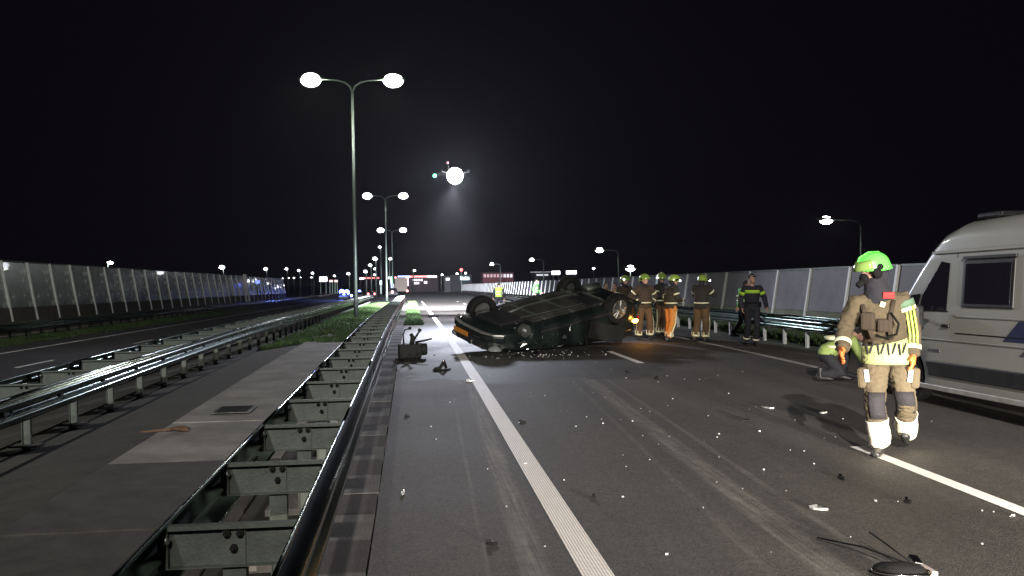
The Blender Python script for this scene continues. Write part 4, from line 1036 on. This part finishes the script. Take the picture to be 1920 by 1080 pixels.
# skirt of the jacket: broad yellow reflective field with black strokes
cband([(.02, .03, .885), (.02, .03, .96), (.01, .025, 1.05), (.0, .02, 1.10)], [(.243, .190), (.236, .186), (.226, .176), (.218, .172)], mat('jacket_yellow_panel', (.44, .50, .20), .7, .05, var=.25, scale=9, bump=.5, bscale=40), 'reflective_skirt', side=sdv)
for i, x in enumerate((-.17, -.13, -.07, -.03, .02, .07, .12, .16)):
    yy = -.170 * math.sqrt(max(.05, 1 - (x / .24) ** 2)) - .014
    MB().box((x + .01, yy + .03 - .008, 1.03 + .012 * (i % 2)), (.016, .012, .11), (0, .3 if i % 2 else -.1, x * -2.2)).build('dark_lettering_stroke', NAVY, jo, bevel=.004)
for s, sg in (('l', 1), ('r', -1)):
    a, e, w = P['sh' + s], P['el' + s], P['wr' + s]
    cband([e.lerp(w, .58), e.lerp(w, .76)], [.079, .077], TAPE, 'cuff_band')
    if s == 'l':
        for dx in (-.026, .008, .040):
            MB().tube([a.lerp(e, .22) + V((dx + .035, -.085, .01)), a.lerp(e, .7) + V((dx + .012, -.085, 0)), e.lerp(w, .15) + V((dx, -.080, 0)), e.lerp(w, .58) + V((dx, -.072, 0))], [(.011, .006)] * 4, 6, side=(1, 0, 0)).build('sleeve_stripe', mat('hivis_stripe', (.55, .78, .12), .5, .05, bump=.1), jo, smooth=True)
        cband([a.lerp(e, .03), a.lerp(e, .12), a.lerp(e, .23)], [.100, .102, .100], mat('green_lit_cloth', (.11, .19, .12), .75, bump=.4, bscale=60), 'green_lit_shoulder')  # greenish patch paints the helmet's green light on the shoulder
        cband([a.lerp(e, .24), a.lerp(e, .36)], [.102, .099], TAPE, 'shoulder_band')
    k, an = P['kn' + s], P['an' + s]; hp = P['hp' + s]
    kc = V((0, -.006, 0))
    arc([hp.lerp(k, .72), hp.lerp(k, .88), k, k.lerp(an, .20), k.lerp(an, .34)], [.106, .105, .102, .100, .101], -2.15 if sg < 0 else -2.55, -.55 if sg < 0 else -.95 + .25, 'knee_pad', PAD)
    remesh(to.children[-1], .012, 1, .004, 9) if False else None
    g = MB().tube([k.lerp(an, .37), k.lerp(an, .42), k.lerp(an, .55), k.lerp(an, .68), k.lerp(an, .80), k.lerp(an, .90), an + V((0, 0, .03))], [.103, .101, .099, .098, .096, .096, .100], 30, caps=False).build('gaiter', TAPEW, to, smooth=True, solid=.006)
    for v in g.data.vertices: v.co += (v.co - V((k.lerp(an, .6).x, k.lerp(an, .6).y, v.co.z))).normalized() * (.013 * noise.noise(V((v.co.x * 10, v.co.y * 10, v.co.z * 26))) + .004)
    # thigh cargo pockets with pale label
    pk = MB().box(hp.lerp(k, .42) + V((sg * .105, -.03, 0)), (.09, .13, .2), (0, sg * .06, sg * .3)).build('cargo_pocket', TURN, to, bevel=.03)
    MB().box(hp.lerp(k, .36) + V((sg * .075, -.118, 0)), (.045, .006, .12), (.05, sg * .1, sg * .3)).build('pocket_label', mat('pale_grey_cloth', (.42, .42, .46), .7, bump=.1), pk, bevel=.002)
# harness, radio, mask, hose, collar
for pts in ([(-.20, -.14, 1.46), (-.17, -.185, 1.34), (-.13, -.185, 1.2), (-.10, -.175, 1.12)], [(.08, -.10, 1.50), (.05, -.17, 1.36), (.04, -.18, 1.25), (.05, -.17, 1.12)]):
    MB().tube(pts, [(.022, .007)] * len(pts), 8, side=(1, 0, 0)).build('harness_strap', TURND, jo, smooth=True)
MB().box((-.15, -.175, 1.30), (.13, .07, .17), (0, 0, -.2)).build('chest_pouch', TURND, jo, bevel=.025)
MB().box((-.02, -.185, 1.26), (.10, .06, .13), (0, 0, 0)).build('chest_pouch', TURND, jo, bevel=.025)
MB().tube([(.05, -.17, 1.38), (.12, -.20, 1.28), (.10, -.20, 1.18), (.0, -.20, 1.14), (-.08, -.19, 1.17)], .012, 8).build('air_hose', M_BLACK, jo, smooth=True)
MB().box((.035, -.125, 1.545), (.11, .03, .065), (.3, 0, .2)).build('red_patch', RED, jo, bevel=.01)
MB().box((-.02, -.145, 1.46), (.05, .03, .05), (.3, .3, .2)).build('buckle', TAPE, jo, bevel=.008)
c = MB(); c.tube([(-.05, -.01, 1.46), (-.06, -.02, 1.56), (-.08, -.04, 1.64), (-.10, -.05, 1.72)], [(.155, .12), (.13, .115), (.105, .105), (.09, .095)], 18, side=sdv)
co = c.build('hood', NAVY, ff, smooth=True); remesh(co, .014, 2, .006, 12)
mk = Matrix.Rotation(-1.05, 3, 'Z') @ Matrix.Rotation(.30, 3, 'X'); hc = P['head']
m = MB(); m.ball(hc + mk @ V((0, -.115, -.06)), (.055, .045, .06), 14, mk, 8); m.tube([hc + mk @ V((0, -.14, -.075)), hc + mk @ V((0, -.20, -.10))], [.034, .028], 12)
m.build('breathing_mask', M_BLACK, ff, smooth=True)
MB().ball(hc + mk @ V((.118, -.03, -.02)), (.03, .05, .055), 12, mk).build('ear_cup', M_BLACK, ff, smooth=True)
at_ = MB(); at_.tube([(0.0, .20, 1.05), (-.02, .21, 1.15), (-.05, .2, 1.5), (-.05, .2, 1.56)], [.05, .075, .075, .03], 16); at_.build('air_cylinder', mat('cylinder_yellow', (.35, .33, .05), .5, bump=.05), ff, smooth=True)

# the group between the car and the barrier
GA = 'firefighters standing behind the overturned car'
def at(px, py): g = G(px, py); return (g.x, g.y, zg(g.x, g.y))
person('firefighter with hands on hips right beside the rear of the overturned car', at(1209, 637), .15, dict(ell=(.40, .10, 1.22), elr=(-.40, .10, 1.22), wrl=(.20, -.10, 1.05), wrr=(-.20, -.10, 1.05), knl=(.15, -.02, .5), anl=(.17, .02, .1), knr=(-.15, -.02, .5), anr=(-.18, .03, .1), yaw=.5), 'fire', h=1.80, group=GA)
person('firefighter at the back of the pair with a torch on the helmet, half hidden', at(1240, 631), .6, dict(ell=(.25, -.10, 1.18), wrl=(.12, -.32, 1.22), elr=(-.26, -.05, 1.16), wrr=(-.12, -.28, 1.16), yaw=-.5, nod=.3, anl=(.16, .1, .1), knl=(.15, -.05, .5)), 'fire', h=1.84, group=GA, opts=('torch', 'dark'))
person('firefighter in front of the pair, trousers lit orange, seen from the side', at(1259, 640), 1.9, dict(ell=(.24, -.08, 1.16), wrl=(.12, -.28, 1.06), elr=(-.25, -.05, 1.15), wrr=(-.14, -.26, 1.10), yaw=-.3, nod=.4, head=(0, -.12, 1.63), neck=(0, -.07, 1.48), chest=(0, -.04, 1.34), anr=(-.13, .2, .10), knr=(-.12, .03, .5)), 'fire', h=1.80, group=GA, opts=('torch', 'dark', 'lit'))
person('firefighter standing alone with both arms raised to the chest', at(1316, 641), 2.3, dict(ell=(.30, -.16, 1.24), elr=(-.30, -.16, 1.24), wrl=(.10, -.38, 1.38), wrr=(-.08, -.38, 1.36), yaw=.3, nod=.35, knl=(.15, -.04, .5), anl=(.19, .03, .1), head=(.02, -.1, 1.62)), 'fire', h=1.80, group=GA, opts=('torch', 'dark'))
person('police officer in dark uniform with green chest band beside the guard rail', at(1411, 648), -.25, dict(ell=(.30, .02, 1.18), elr=(-.28, .04, 1.16), wrl=(.34, -.10, .95), wrr=(-.26, -.12, .93), knl=(.10, -.12, .5), anl=(.08, -.02, .10), anr=(-.12, .22, .13), knr=(-.1, .05, .5), yaw=.4), 'police', h=1.80, opts=('cap',))
person('person in pale green jacket walking behind the police officer', at(1391, 634), 1.3, dict(head=(0, -.14, 1.60), neck=(0, -.08, 1.45), chest=(0, -.05, 1.32), anl=(.1, .25, .13), knl=(.1, .02, .5), anr=(-.1, -.2, .1), knr=(-.1, -.14, .5), wrl=(.26, -.2, .98), wrr=(-.26, .12, .95)), 'hivis', h=1.68, opts=('green',))
person('firefighter in teal trimmed coat behind the rear wheel of the car', at(1172, 628), .3, dict(ell=(.34, -.02, 1.22), wrl=(.18, -.22, 1.10), yaw=.4), 'fire', h=1.78, group=GA, opts=('torch',))
person('bare headed person in yellow vest behind the upturned car', at(1136, 612), .2, dict(yaw=.5), 'hivis', h=1.62, opts=('vest',))
person('helper in ochre jacket standing by the rear wheel', at(1153, 622), -.4, dict(wrl=(.2, -.25, 1.1), yaw=-.3), 'ochre', h=1.60)
# two in hi-vis further down the road
def far(px, topy, y): 
    p = A(px, topy, y); return (p.x, y, zg(p.x, y)), p.z - zg(p.x, y)
l, h = far(935, 528, 47); person('man seen from behind in bright yellow vest and black trousers on the lit road', l, math.pi, dict(wrl=(.30, .0, .92)), 'hivis', h=h, opts=('vest',))
l, h = far(1005, 524, 58); person('person in a light green hi-vis jacket near the end of the barrier', l, .9, dict(wrl=(.22, -.22, 1.0)), 'hivis', h=h, opts=('green',))
# the one bending down behind the walking firefighter
q = G(1566, 715)
person('crouching person in pale yellow green jacket bent over behind the walking firefighter', (q.x, q.y, zg(q.x, q.y)), 1.15,
    dict(head=(.0, -.42, .80), neck=(0, -.30, .74), chest=(0, -.20, .68), waist=(0, .02, .56), pelvis=(0, .14, .42), shl=(.18, -.26, .70), shr=(-.18, -.26, .70), ell=(.24, -.38, .46), elr=(-.24, -.38, .46), wrl=(.14, -.52, .30), wrr=(-.12, -.50, .28),
         hpl=(.10, .12, .40), hpr=(-.10, .12, .40), knl=(.17, -.20, .46), knr=(-.16, -.12, .14), anl=(.15, -.10, .10), anr=(-.13, .22, .12), nod=.7), 'hivis', h=1.8, opts=('pale',))

# ------------------------------------------------------------------ wreckage lying on the road
M_DEB = mat('broken_black_plastic', (.008, .008, .008), .7, var=.4, bump=.2, spec=.2)
q = G(771, 672)
w = thing('wreck_part', 'torn out black car unit with cables sticking up on the shoulder', 'car part', (q.x, q.y, D(q.y)), rz=.1)
b = MB(); b.box((-.03, 0, .17), (.50, .34, .32)); b.tube([(.10, 0, .2), (.36, 0, .2)], [.15, .13], 18); o = b.build('housing', M_DEB, w, bevel=.02)
for pts, r in (([(-.16, 0, .3), (-.17, .02, .52), (-.14, 0, .64), (-.02, 0, .68)], .018), ([(.02, 0, .3), (.04, 0, .48), (.0, .02, .55)], .05), ([(.06, 0, .4), (.16, -.02, .56), (.2, 0, .62)], .022), ([(.1, 0, .36), (.28, -.1, .40), (.46, -.12, .44)], .022)):
    MB().tube(pts, [r * 1.2] + [r] * (len(pts) - 2) + [r * .8], 8).build('cable', M_DEB, w, smooth=True)
MB().cyl((-.05, 0, .68), (.01, 0, .68), .035, 10).build('plug', M_DEB, w)
MB().cyl((.18, 0, .60), (.22, 0, .66), .04, 10).build('plug', M_DEB, w)
q = G(829, 695)
w = thing('wreck_part', 'small broken bracket with a shiny knob left of the white line', 'car part', (q.x, q.y, D(q.y)), rz=.3)
MB().tube([(-.16, 0, .04), (-.05, 0, .05), (.05, .02, .17), (.1, .05, .05)], [.03, .035, .045, .03], 8).build('bracket', M_DEB, w, smooth=True)
MB().box((0, .02, .02), (.34, .16, .03), (0, 0, .3)).build('plate', M_DEB, w, bevel=.008)
MB().ball((.035, -.02, .19), .026, 10).build('knob', M_CHROME, w, smooth=True)
q = G(811, 595)
w = thing('wreck_part', 'low black block lying in the brightly lit stretch of road', 'car part', (q.x, q.y, zg(q.x, q.y)))
MB().box((0, 0, .07), (.38, .3, .13), (0, 0, .2)).build('block', M_DEB, w, bevel=.03); MB().box((.24, 0, .06), (.14, .2, .1)).build('lug', M_DEB, w, bevel=.02)
q = G(1702, 1086)
w = thing('wreck_part', 'broken mirror shell with shiny rim and loose wires, nearest debris on the right', 'car part', (q.x, q.y, 0), rz=-.35)
b = MB(); b.ball((-.04, 0, .05), (.16, .07, .055), 18, seg=10)
o = b.build('shell', mat('matt_black_shell', (.008, .008, .008), .8, bump=.2, spec=.15), w, smooth=True)
for v in o.data.vertices: v.co *= 1 + .12 * noise.noise(v.co * 12)
b = MB(); n = 28; b.tube([( .17 * math.cos(a) - .04, .098 * math.sin(a), .05) for a in [math.pi * (-.95 + 1.25 * i / n) for i in range(n)]], .007, 6, caps=True); b.build('rim', M_CHROME, w, smooth=True)
MB().box((.13, .13, .025), (.055, .17, .03), (0, .1, .35)).build('lug', mat('pinkish_plastic', (.4, .34, .32), .5, bump=.1), w, bevel=.006)
MB().box((.07, .16, .06), (.06, .09, .05), (.3, .2, .3)).build('glass_chip', M_CHROME, w, bevel=.006)
for pts in ([(.04, .1, .07), (-.06, .36, .10), (-.14, .56, .12)], [(.02, .08, .07), (-.2, .42, .06), (-.46, .72, .02)]):
    MB().tube(pts, .006, 6).build('wire', M_DEB, w, smooth=True)
for (x, y, s, lb, m) in [(1532, 956, .10, 'small black shard with bright edge right of the scrape mark', 1), (1578, 898, .09, 'flat dark shard left of the right lane dash', 0), (1702, 942, .08, 'thin dark splinter right of centre near the lane dash', 0),
        (1442, 766, .13, 'pale flat fragment at the edge of the shadow', 1), (1545, 775, .10, 'glinting curled fragment left of the firefighter', 1), (1400, 790, .10, 'dark sliver with a bright tip, left of the shadow', 0),
        (756, 927, .06, 'little white two part clip on the left shoulder', 1), (764, 782, .05, 'dark pebble like piece on the left shoulder', 0), (978, 792, .06, 'dull twig like piece just right of the thick line', 0),
        (1229, 710, .08, 'dark flake on the left lane below the lane dash', 0), (1176, 698, .08, 'dark flake beside the end of the fluid stain', 0), (880, 716, .10, 'pale thin strip lying across the thick white line', 1),
        (921, 1022, .06, 'curled dark scrap in the tyre mark near the bottom', 0), (1111, 935, .05, 'dark crumb right of the thick line low down', 0)]:
    q = G(x, y); rnd = random.Random(x)
    w = thing('debris', lb, 'debris', (q.x, q.y, D(q.y)), rz=rnd.uniform(0, 3), group='shards on the road')
    b = MB(); n = 6; pts = [(s * rnd.uniform(.5, 1.0) * math.cos(6.28 * i / n), s * .45 * rnd.uniform(.5, 1) * math.sin(6.28 * i / n)) for i in range(n)]
    b.prism(pts, 2, .004, .022); b.build('shard', M_DEB if not m else mat('pale_plastic', (.5, .5, .5), .3, .4, bump=.1), w, bevel=.002)
    w2 = MB(); w2.box((s * .3, 0, .03), (s * .6, .012, .02), (0, .2, .3)); w2.build('edge', M_CHROME if m else M_DEB, w)
rnd = random.Random(31)
for i in range(16):
    x, y = 2.3 + i * .16 + rnd.uniform(-.1, .1), 20.7 + i * .045 + rnd.uniform(-.35, .15); s = rnd.uniform(.04, .11)
    w = thing('debris', 'jagged scrap of trim or glass lying along the near side of the overturned car', 'debris', (x, y, D(y)), rnd.uniform(0, 3), 'scraps beside the car')
    b = MB(); pts = [(s * rnd.uniform(.3, 1.0) * math.cos(6.28 * i_ / 5), s * rnd.uniform(.3, 1) * math.sin(6.28 * i_ / 5)) for i_ in range(5)]
    b.prism(pts, 2, .003, .012); o = b.build('scrap', M_CHROME if i % 4 == 0 else M_DEB, w); o.rotation_euler = (rnd.uniform(-.5, .5), rnd.uniform(-.5, .5), 0); o.location.z = s * .3
crm = mat('glass_crumb', (.55, .56, .56), .35, .2, bump=0)
cms = []
rnd = random.Random(5)
for q_ in range(5):
    b = MB(); b.prism([(.016 * rnd.uniform(.5, 1.2) * math.cos(6.28 * i_ / 5), .013 * rnd.uniform(.5, 1.2) * math.sin(6.28 * i_ / 5)) for i_ in range(5)], 2, 0, .014); cms.append(b.mesh('glass_crumb', crm))
rnd = random.Random(12)
pts = [(1261, 748), (1186, 790), (1174, 709), (1100, 782), (1080, 800), (973, 793), (808, 800), (818, 824), (844, 755), (1174, 875), (1131, 794), (1249, 1040), (1022, 1025), (1168, 932), (985, 870), (914, 880), (1345, 820), (1424, 809), (1348, 814), (1508, 846), (1526, 870), (1432, 881), (1366, 738), (1900, 967), (1642, 940)]
for (x, y) in pts:
    q = G(x, y); o = bpy.data.objects.new('glass_crumb', cms[(x + y) % 5]); C.objects.link(o); o.location = (q.x, q.y, D(q.y)); s = rnd.uniform(.35, .75) * (1 + q.y * .04); o.scale = (s, s, s); o.rotation_euler = (0, 0, rnd.uniform(0, 3))
    tag(o, 'tiny bright crumb of glass on the grey asphalt', 'debris', 'glass crumbs scattered over the road')
b = MB()
for i in range(200):
    x, y = rnd.uniform(.2, 7), rnd.uniform(4, 24)
    if rnd.random() > math.exp(-((x - 3.2) / 2.6) ** 2): continue
    s = rnd.uniform(.003, .009); z = D(y)
    b.box((x, y, z + s / 2), (s * rnd.uniform(.7, 2), s, s), (0, 0, rnd.uniform(0, 3)))
for i in range(60):
    x, y = rnd.gauss(2.9, .8), rnd.gauss(20.6, .5); s = rnd.uniform(.008, .03); b.box((x, y, D(y) + s / 2), (s * 1.5, s, s * .6), (rnd.random(), rnd.random(), rnd.uniform(0, 3)))
o = b.build('glass_grit', mat('grit', (.34, .34, .33), .4, .2, bump=0)); o['kind'] = 'stuff'; o['label'] = 'fine glass grit strewn over the lanes'
# dead leaves and dirt clump on the path
q = G(343, 808)
w = thing('debris', 'rusty brown rag with a long dry stalk on the median path', 'debris', (q.x, q.y, 0), rz=.1)
o = MB().ball((0, 0, .03), (.12, .08, .035), 14, seg=8).build('rag', mat('rusty_cloth', (.10, .055, .03), .9, bump=.5), w, smooth=True)
for v in o.data.vertices: v.co *= 1 + .7 * noise.noise(v.co * 11)
MB().tube([(-.1, 0, .03), (-.3, -.03, .025), (-.48, -.06, .02)], [.02, .014, .008], 6).build('stalk', mat('rusty_cloth', (.10, .055, .03), .9), w)

# ------------------------------------------------------------------ background: junction, vehicles, buildings
def bx(px0, px1, py0, py1, y, depth, m, parent, name, dz=0, bev=0):
    a = A(px0, py1, y); b_ = A(px1, py0, y)
    o = MB().box(((a.x + b_.x) / 2, y + depth / 2, (a.z + b_.z) / 2 + dz), (abs(b_.x - a.x), depth, abs(b_.z - a.z))).build(name, m, parent, bevel=bev)
    return o
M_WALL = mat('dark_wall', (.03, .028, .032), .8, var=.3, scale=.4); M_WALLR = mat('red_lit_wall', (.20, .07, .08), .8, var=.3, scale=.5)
M_WALLG = mat('pale_wall', (.05, .05, .055), .8, var=.2, scale=.5)
E_REDW = glow('red_strip_light', (1, .12, .10), 2.2); E_BLUEW = glow('blue_strip_light', (.35, .45, 1), 4); E_PALE = glow('pale_window_light', (.8, .8, .9), 1.0)
E_DIMR = glow('dim_red_window', (.55, .12, .15), .5)
def ground_y(px, y): return zg(A(px, 540, y).x, y)
def building(name, label, cat, px0, px1, pytop, y, depth, mwall, roofm=M_WALL):
    t = thing(name, label, cat)
    a = A(px0, pytop, y); b_ = A(px1, pytop, y); g = D(y)
    MB().box(((a.x + b_.x) / 2, y + depth / 2, (g + a.z) / 2), (b_.x - a.x, depth, a.z - g)).build('wall', mwall, t)
    MB().box(((a.x + b_.x) / 2, y + depth / 2, a.z + .12), (b_.x - a.x + .5, depth + .5, .24)).build('roof', roofm, t)
    return t
t = building('filling_station', 'low dark building with white, blue and red light strips behind the truck', 'building', 766, 821, 522, 300, 10, M_WALL)
bx(746, 768, 517, 521, 297, .6, E_BLUEW, t, 'light_strip'); bx(768, 801, 516.5, 520.5, 297, .6, E_REDW, t, 'light_strip'); bx(801, 819, 516.5, 520.5, 297, .6, glow('pink_white_strip', (1, .5, .55), 4), t, 'light_strip')
bx(753.5, 756, 521, 536, 297, .5, E_WHITE, t, 'lit_column'); bx(763.5, 766, 521, 536, 297, .5, E_PINK, t, 'lit_column')
for i in range(4): bx(774 + i * 5, 777 + i * 5, 523.5, 526.5, 299.7, .2, E_WHITE, t, 'lit_sign')
bx(776, 786, 529, 533, 299.7, .2, E_PALE, t, 'window'); bx(795, 801, 527, 532, 299.7, .2, E_PALE, t, 'window')
t = thing('lit_canopy', 'canopy edged with a glowing red strip left of the second pole', 'canopy')
bx(673, 711, 519.5, 522.5, 310, 8, M_WALL, t, 'roof', .3); bx(674, 711, 520, 523, 309, .5, E_REDW, t, 'light_strip'); bx(674, 682, 521, 524, 308, .4, E_WHITE, t, 'lit_sign')
for i, x in enumerate((676, 685, 694, 703, 710)): 
    a = A(x, 522, 310); MB().box((a.x, 311, (a.z + D(310)) / 2), (.4, .4, a.z - D(310))).build('column', M_WALL, t)
t = thing('traffic_column', 'slim column with a green light left of the truck', 'light column'); a = A(735, 519, 200); g = D(200)
MB().box((a.x - .3, 200.2, (a.z + g) / 2), (.2, .2, a.z - g)).build('post', M_POLE, t); bx(733.5, 737, 518.5, 532, 200, .3, E_GREEN, t, 'green_tube'); bx(728, 730, 519, 523, 200, .3, E_WHITE, t, 'small_lamp')
t = thing('sign_column', 'slim post with a pale cyan lit panel left of the green one', 'sign'); a = A(714, 528, 220); g = D(220)
MB().box((a.x, 220.3, (a.z + g) / 2), (.25, .25, a.z - g)).build('post', M_POLE, t); bx(712, 716, 526, 534, 220, .25, glow('pale_cyan', (.5, .9, .9), 1.5), t, 'lit_panel')
# truck
t = thing('truck', 'beige box truck with red tail lamps seen from behind at the junction', 'truck'); g = D(185)
a = A(752, 540, 185); MB().box((a.x, 188, g + 2.1), (2.5, 6, 2.9)).build('box_body', mat('beige_body', (.10, .075, .05), .6), t, bevel=.05)
MB().box((a.x - .2, 192.5, g + 1.7), (2.3, 2, 2.5)).build('cab', M_WALLG, t, bevel=.1)
for s in (-1, 1):
    for yy in (186.5, 192.5): MB().tube([(a.x + s * 1.0, yy, g + .45), (a.x + s * 1.2, yy, g + .45)], .45, 16).build('wheel', M_BLACK, t)
    MB().ball((a.x + s * 1.25, 184.9, g + .75), .26, 10).build('tail_lamp', E_RED, t); MB().ball((a.x + s * 1.1, 184.9, g + 3.5), .20, 10).build('roof_lamp', E_RED, t)
MB().box((a.x - 1.8, 186, g + 1.4), (.7, .1, 1.6)).build('blue_lit_side', glow('blue_side_glow', (.3, .35, .9), .8), t)  # glowing panel added to paint blue light on the truck's left side
def small_car(px, y, label, body, lights, grp=None, cat='car', name='car', rz=0):
    a = A(px, 540, y); g = zg(a.x, y) 
    t = thing(name, label, cat, (a.x, y, g), rz, grp)
    b = loft([-2.1, -1.9, -1, 0, 1, 1.9, 2.1], lambda x: [(0, .3), (.85, .35), (.9, .6), (.86, .85 if abs(x) < 1.7 else .7), (.0, .9 if abs(x) < 1.7 else .72)])
    b.tube([(0, -1.2, 0)], .1, 3) if False else None
    o = b.build('body', body, t, bevel=.04); o.rotation_euler = (0, 0, R(90))
    b = loft([-1.3, -.9, .4, 1.0], lambda x: [(0, .88), (.8, .88), (.66, 1.38 if -1 < x < .6 else .95), (0, 1.42 if -1 < x < .6 else .97)])
    o = b.build('cabin', M_GLASS, t, bevel=.03); o.rotation_euler = (0, 0, R(90))
    for s in (-1, 1):
        for yy in (-1.3, 1.3): MB().tube([(s * .7, yy, .32), (s * .9, yy, .32)], .32, 14).build('wheel', M_BLACK, t)
    for nm, x, yy, z, r, e in lights: MB().ball((x, yy, z), r, 10, seg=6).build(nm, e, t, smooth=True)
    return t
small_car(645, 178, 'police car with flashing blue lights on the left carriageway', M_WALLG, [('blue_lamp', -.45, 0, 1.55, .5, E_BLUE), ('blue_lamp', .5, 0, 1.4, .55, E_BLUE), ('blue_lamp', 1.5, -1.5, .8, .25, E_BLUE)], cat='police car', name='police_car')
small_car(674, 200, 'dark car with one blue light right behind the nearest lamp pole', M_WALL, [('blue_lamp', 0, 0, 1.5, .3, E_BLUE)], cat='car')
small_car(697, 205, 'car with red tail lamps left of the second lamp pole', M_WALL, [('tail_lamp', -.7, -2.1, .9, .28, E_RED), ('tail_lamp', .7, -2.1, .9, .25, E_RED)])
small_car(736, 150, 'car with a round red lamp at the end of the median', M_WALL, [('tail_lamp', -.0, -2.15, .8, .24, E_RED)])
t = building('shop_building', 'low building washed in red light behind the yellow vested man', 'building', 905, 963, 512, 285, 9, M_WALLR)
for i in range(9): bx(907 + i * 6.2, 911 + i * 6.2, 514, 520, 284.7, .2, E_DIMR if i < 6 else E_PALE, t, 'window')
t = building('warehouse', 'pale flat roofed hall behind the person in the green jacket', 'building', 1003, 1032, 511, 270, 9, M_WALLG, glow('glowing_roof_edge', (.5, .5, .5), .6))  # roof material glows by itself so the roof looks lit
bx(1006, 1028, 514, 517, 269.7, .2, E_PALE, t, 'window')
t = building('grey_tower', 'small pale cabin with one lit window at the junction', 'building', 833, 845, 519, 240, 4, M_WALLG); bx(836, 843, 521, 526, 239.7, .2, E_PALE, t, 'window')
t = building('dark_shop', 'dark building with a cyan lit sign', 'building', 846, 884, 517, 260, 9, M_WALL); bx(864, 880, 520, 525, 259.6, .25, E_CYAN, t, 'lit_sign')
for i in range(6): bx(863 + i * 3, 864.6 + i * 3, 518 + (i * 7 % 3) * .6, 525, 259.4, .1, glow('cyan_letters', (.6, .95, 1), 1.6), t, 'sign_letter')
t = thing('warning_mast', 'slim mast with a red lamp above the cyan sign', 'mast'); a = A(865, 506, 255); MB().tube([(a.x, 255.3, D(255)), (a.x, 255.3, a.z)], .1, 6).build('mast', M_POLE, t); MB().ball(a, .45, 10).build('red_lamp', E_RED, t)
def board(px0, px1, py0, py1, y, label, e, lab='billboard'):
    t = thing('billboard', label, 'lit sign'); bx(px0, px1, py0, py1, y, .3, e, t, 'lit_face'); a = A((px0 + px1) / 2, py1, y); g = D(y)
    bx(px0 - .6, px1 + .6, py0 - .6, py1 + .6, y + .32, .2, M_WALL, t, 'frame')
    for s in (-.35, .35):
        w_ = (px1 - px0) / F_PX * y * s; MB().box((a.x + w_, y + .3, (a.z + g) / 2), (.15, .15, a.z - g)).build('post', M_POLE, t)
board(1035, 1050, 508, 515, 200, 'rounder left one of two bright white roadside signs over the barrier', E_WHITE); board(1062, 1081, 507.5, 514, 200, 'rectangular right one of two bright white roadside signs over the barrier', E_WHITE)
board(599, 613, 519, 528, 240, 'small bright white sign left of the nearest lamp pole', E_WHITE); board(617.5, 624, 525, 529, 240, 'left of two small pinkish signs by the lamp pole', glow('pinkish', (1, .55, .5), 1.5)); board(627, 633, 525, 529, 240, 'right of two small pinkish signs by the lamp pole', glow('pinkish', (1, .55, .5), 1.5))
a = A(462, 515, 118); t = thing('signpost', 'pale slanted sign post standing in front of the left noise barrier', 'sign', (a.x, 118, 0))
zt, zb_ = a.z, zg(a.x, 118)
MB().box((-.15, 0, (zt - .9)), (.42, .12, 1.9), (0, -.1, 0)).build('panel', M_BPOST, t); MB().tube([(-.0, 0, zt - 1.6), (.35, 0, zb_)], .09, 6).build('leg', M_BPOST, t); MB().tube([(-.25, .1, zt - 1.6), (.0, .1, zb_)], .09, 6).build('leg', M_BPOST, t)
t = thing('emergency_beacon', 'blue flashing beacon seen in front of the left noise barrier', 'beacon', (A(483, 529, 125).x, 125, 0)); az = A(483, 529, 125).z; zz = zg(t.location.x, 125)
MB().tube([(0, 0, zz), (0, 0, az)], .05, 6).build('post', M_POLE, t); MB().ball((0, 0, az), (.32, .3, .26), 10).build('blue_lamp', glow('dim_blue', (.12, .18, 1), 2.5), t, smooth=True)
_pc = A(645, 548, 178)
lamp('blue_flash', 'POINT', (_pc.x, 176.5, _pc.z + .8), 2500, (.12, .2, 1), radius=.3)
# striped crossing line and low wall of the side road
t = thing('low_wall', 'low grey retaining wall along the side road behind the junction', 'wall')
for i in range(4, 14):
    xx = 5 + i * 3.1; yy = 112 + i * 3.0
    MB().box((xx, yy, D(yy) + .25), (4.32, .3, .8), (0, 0, .77)).build('block', M_SOIL, t)

bloom_box()
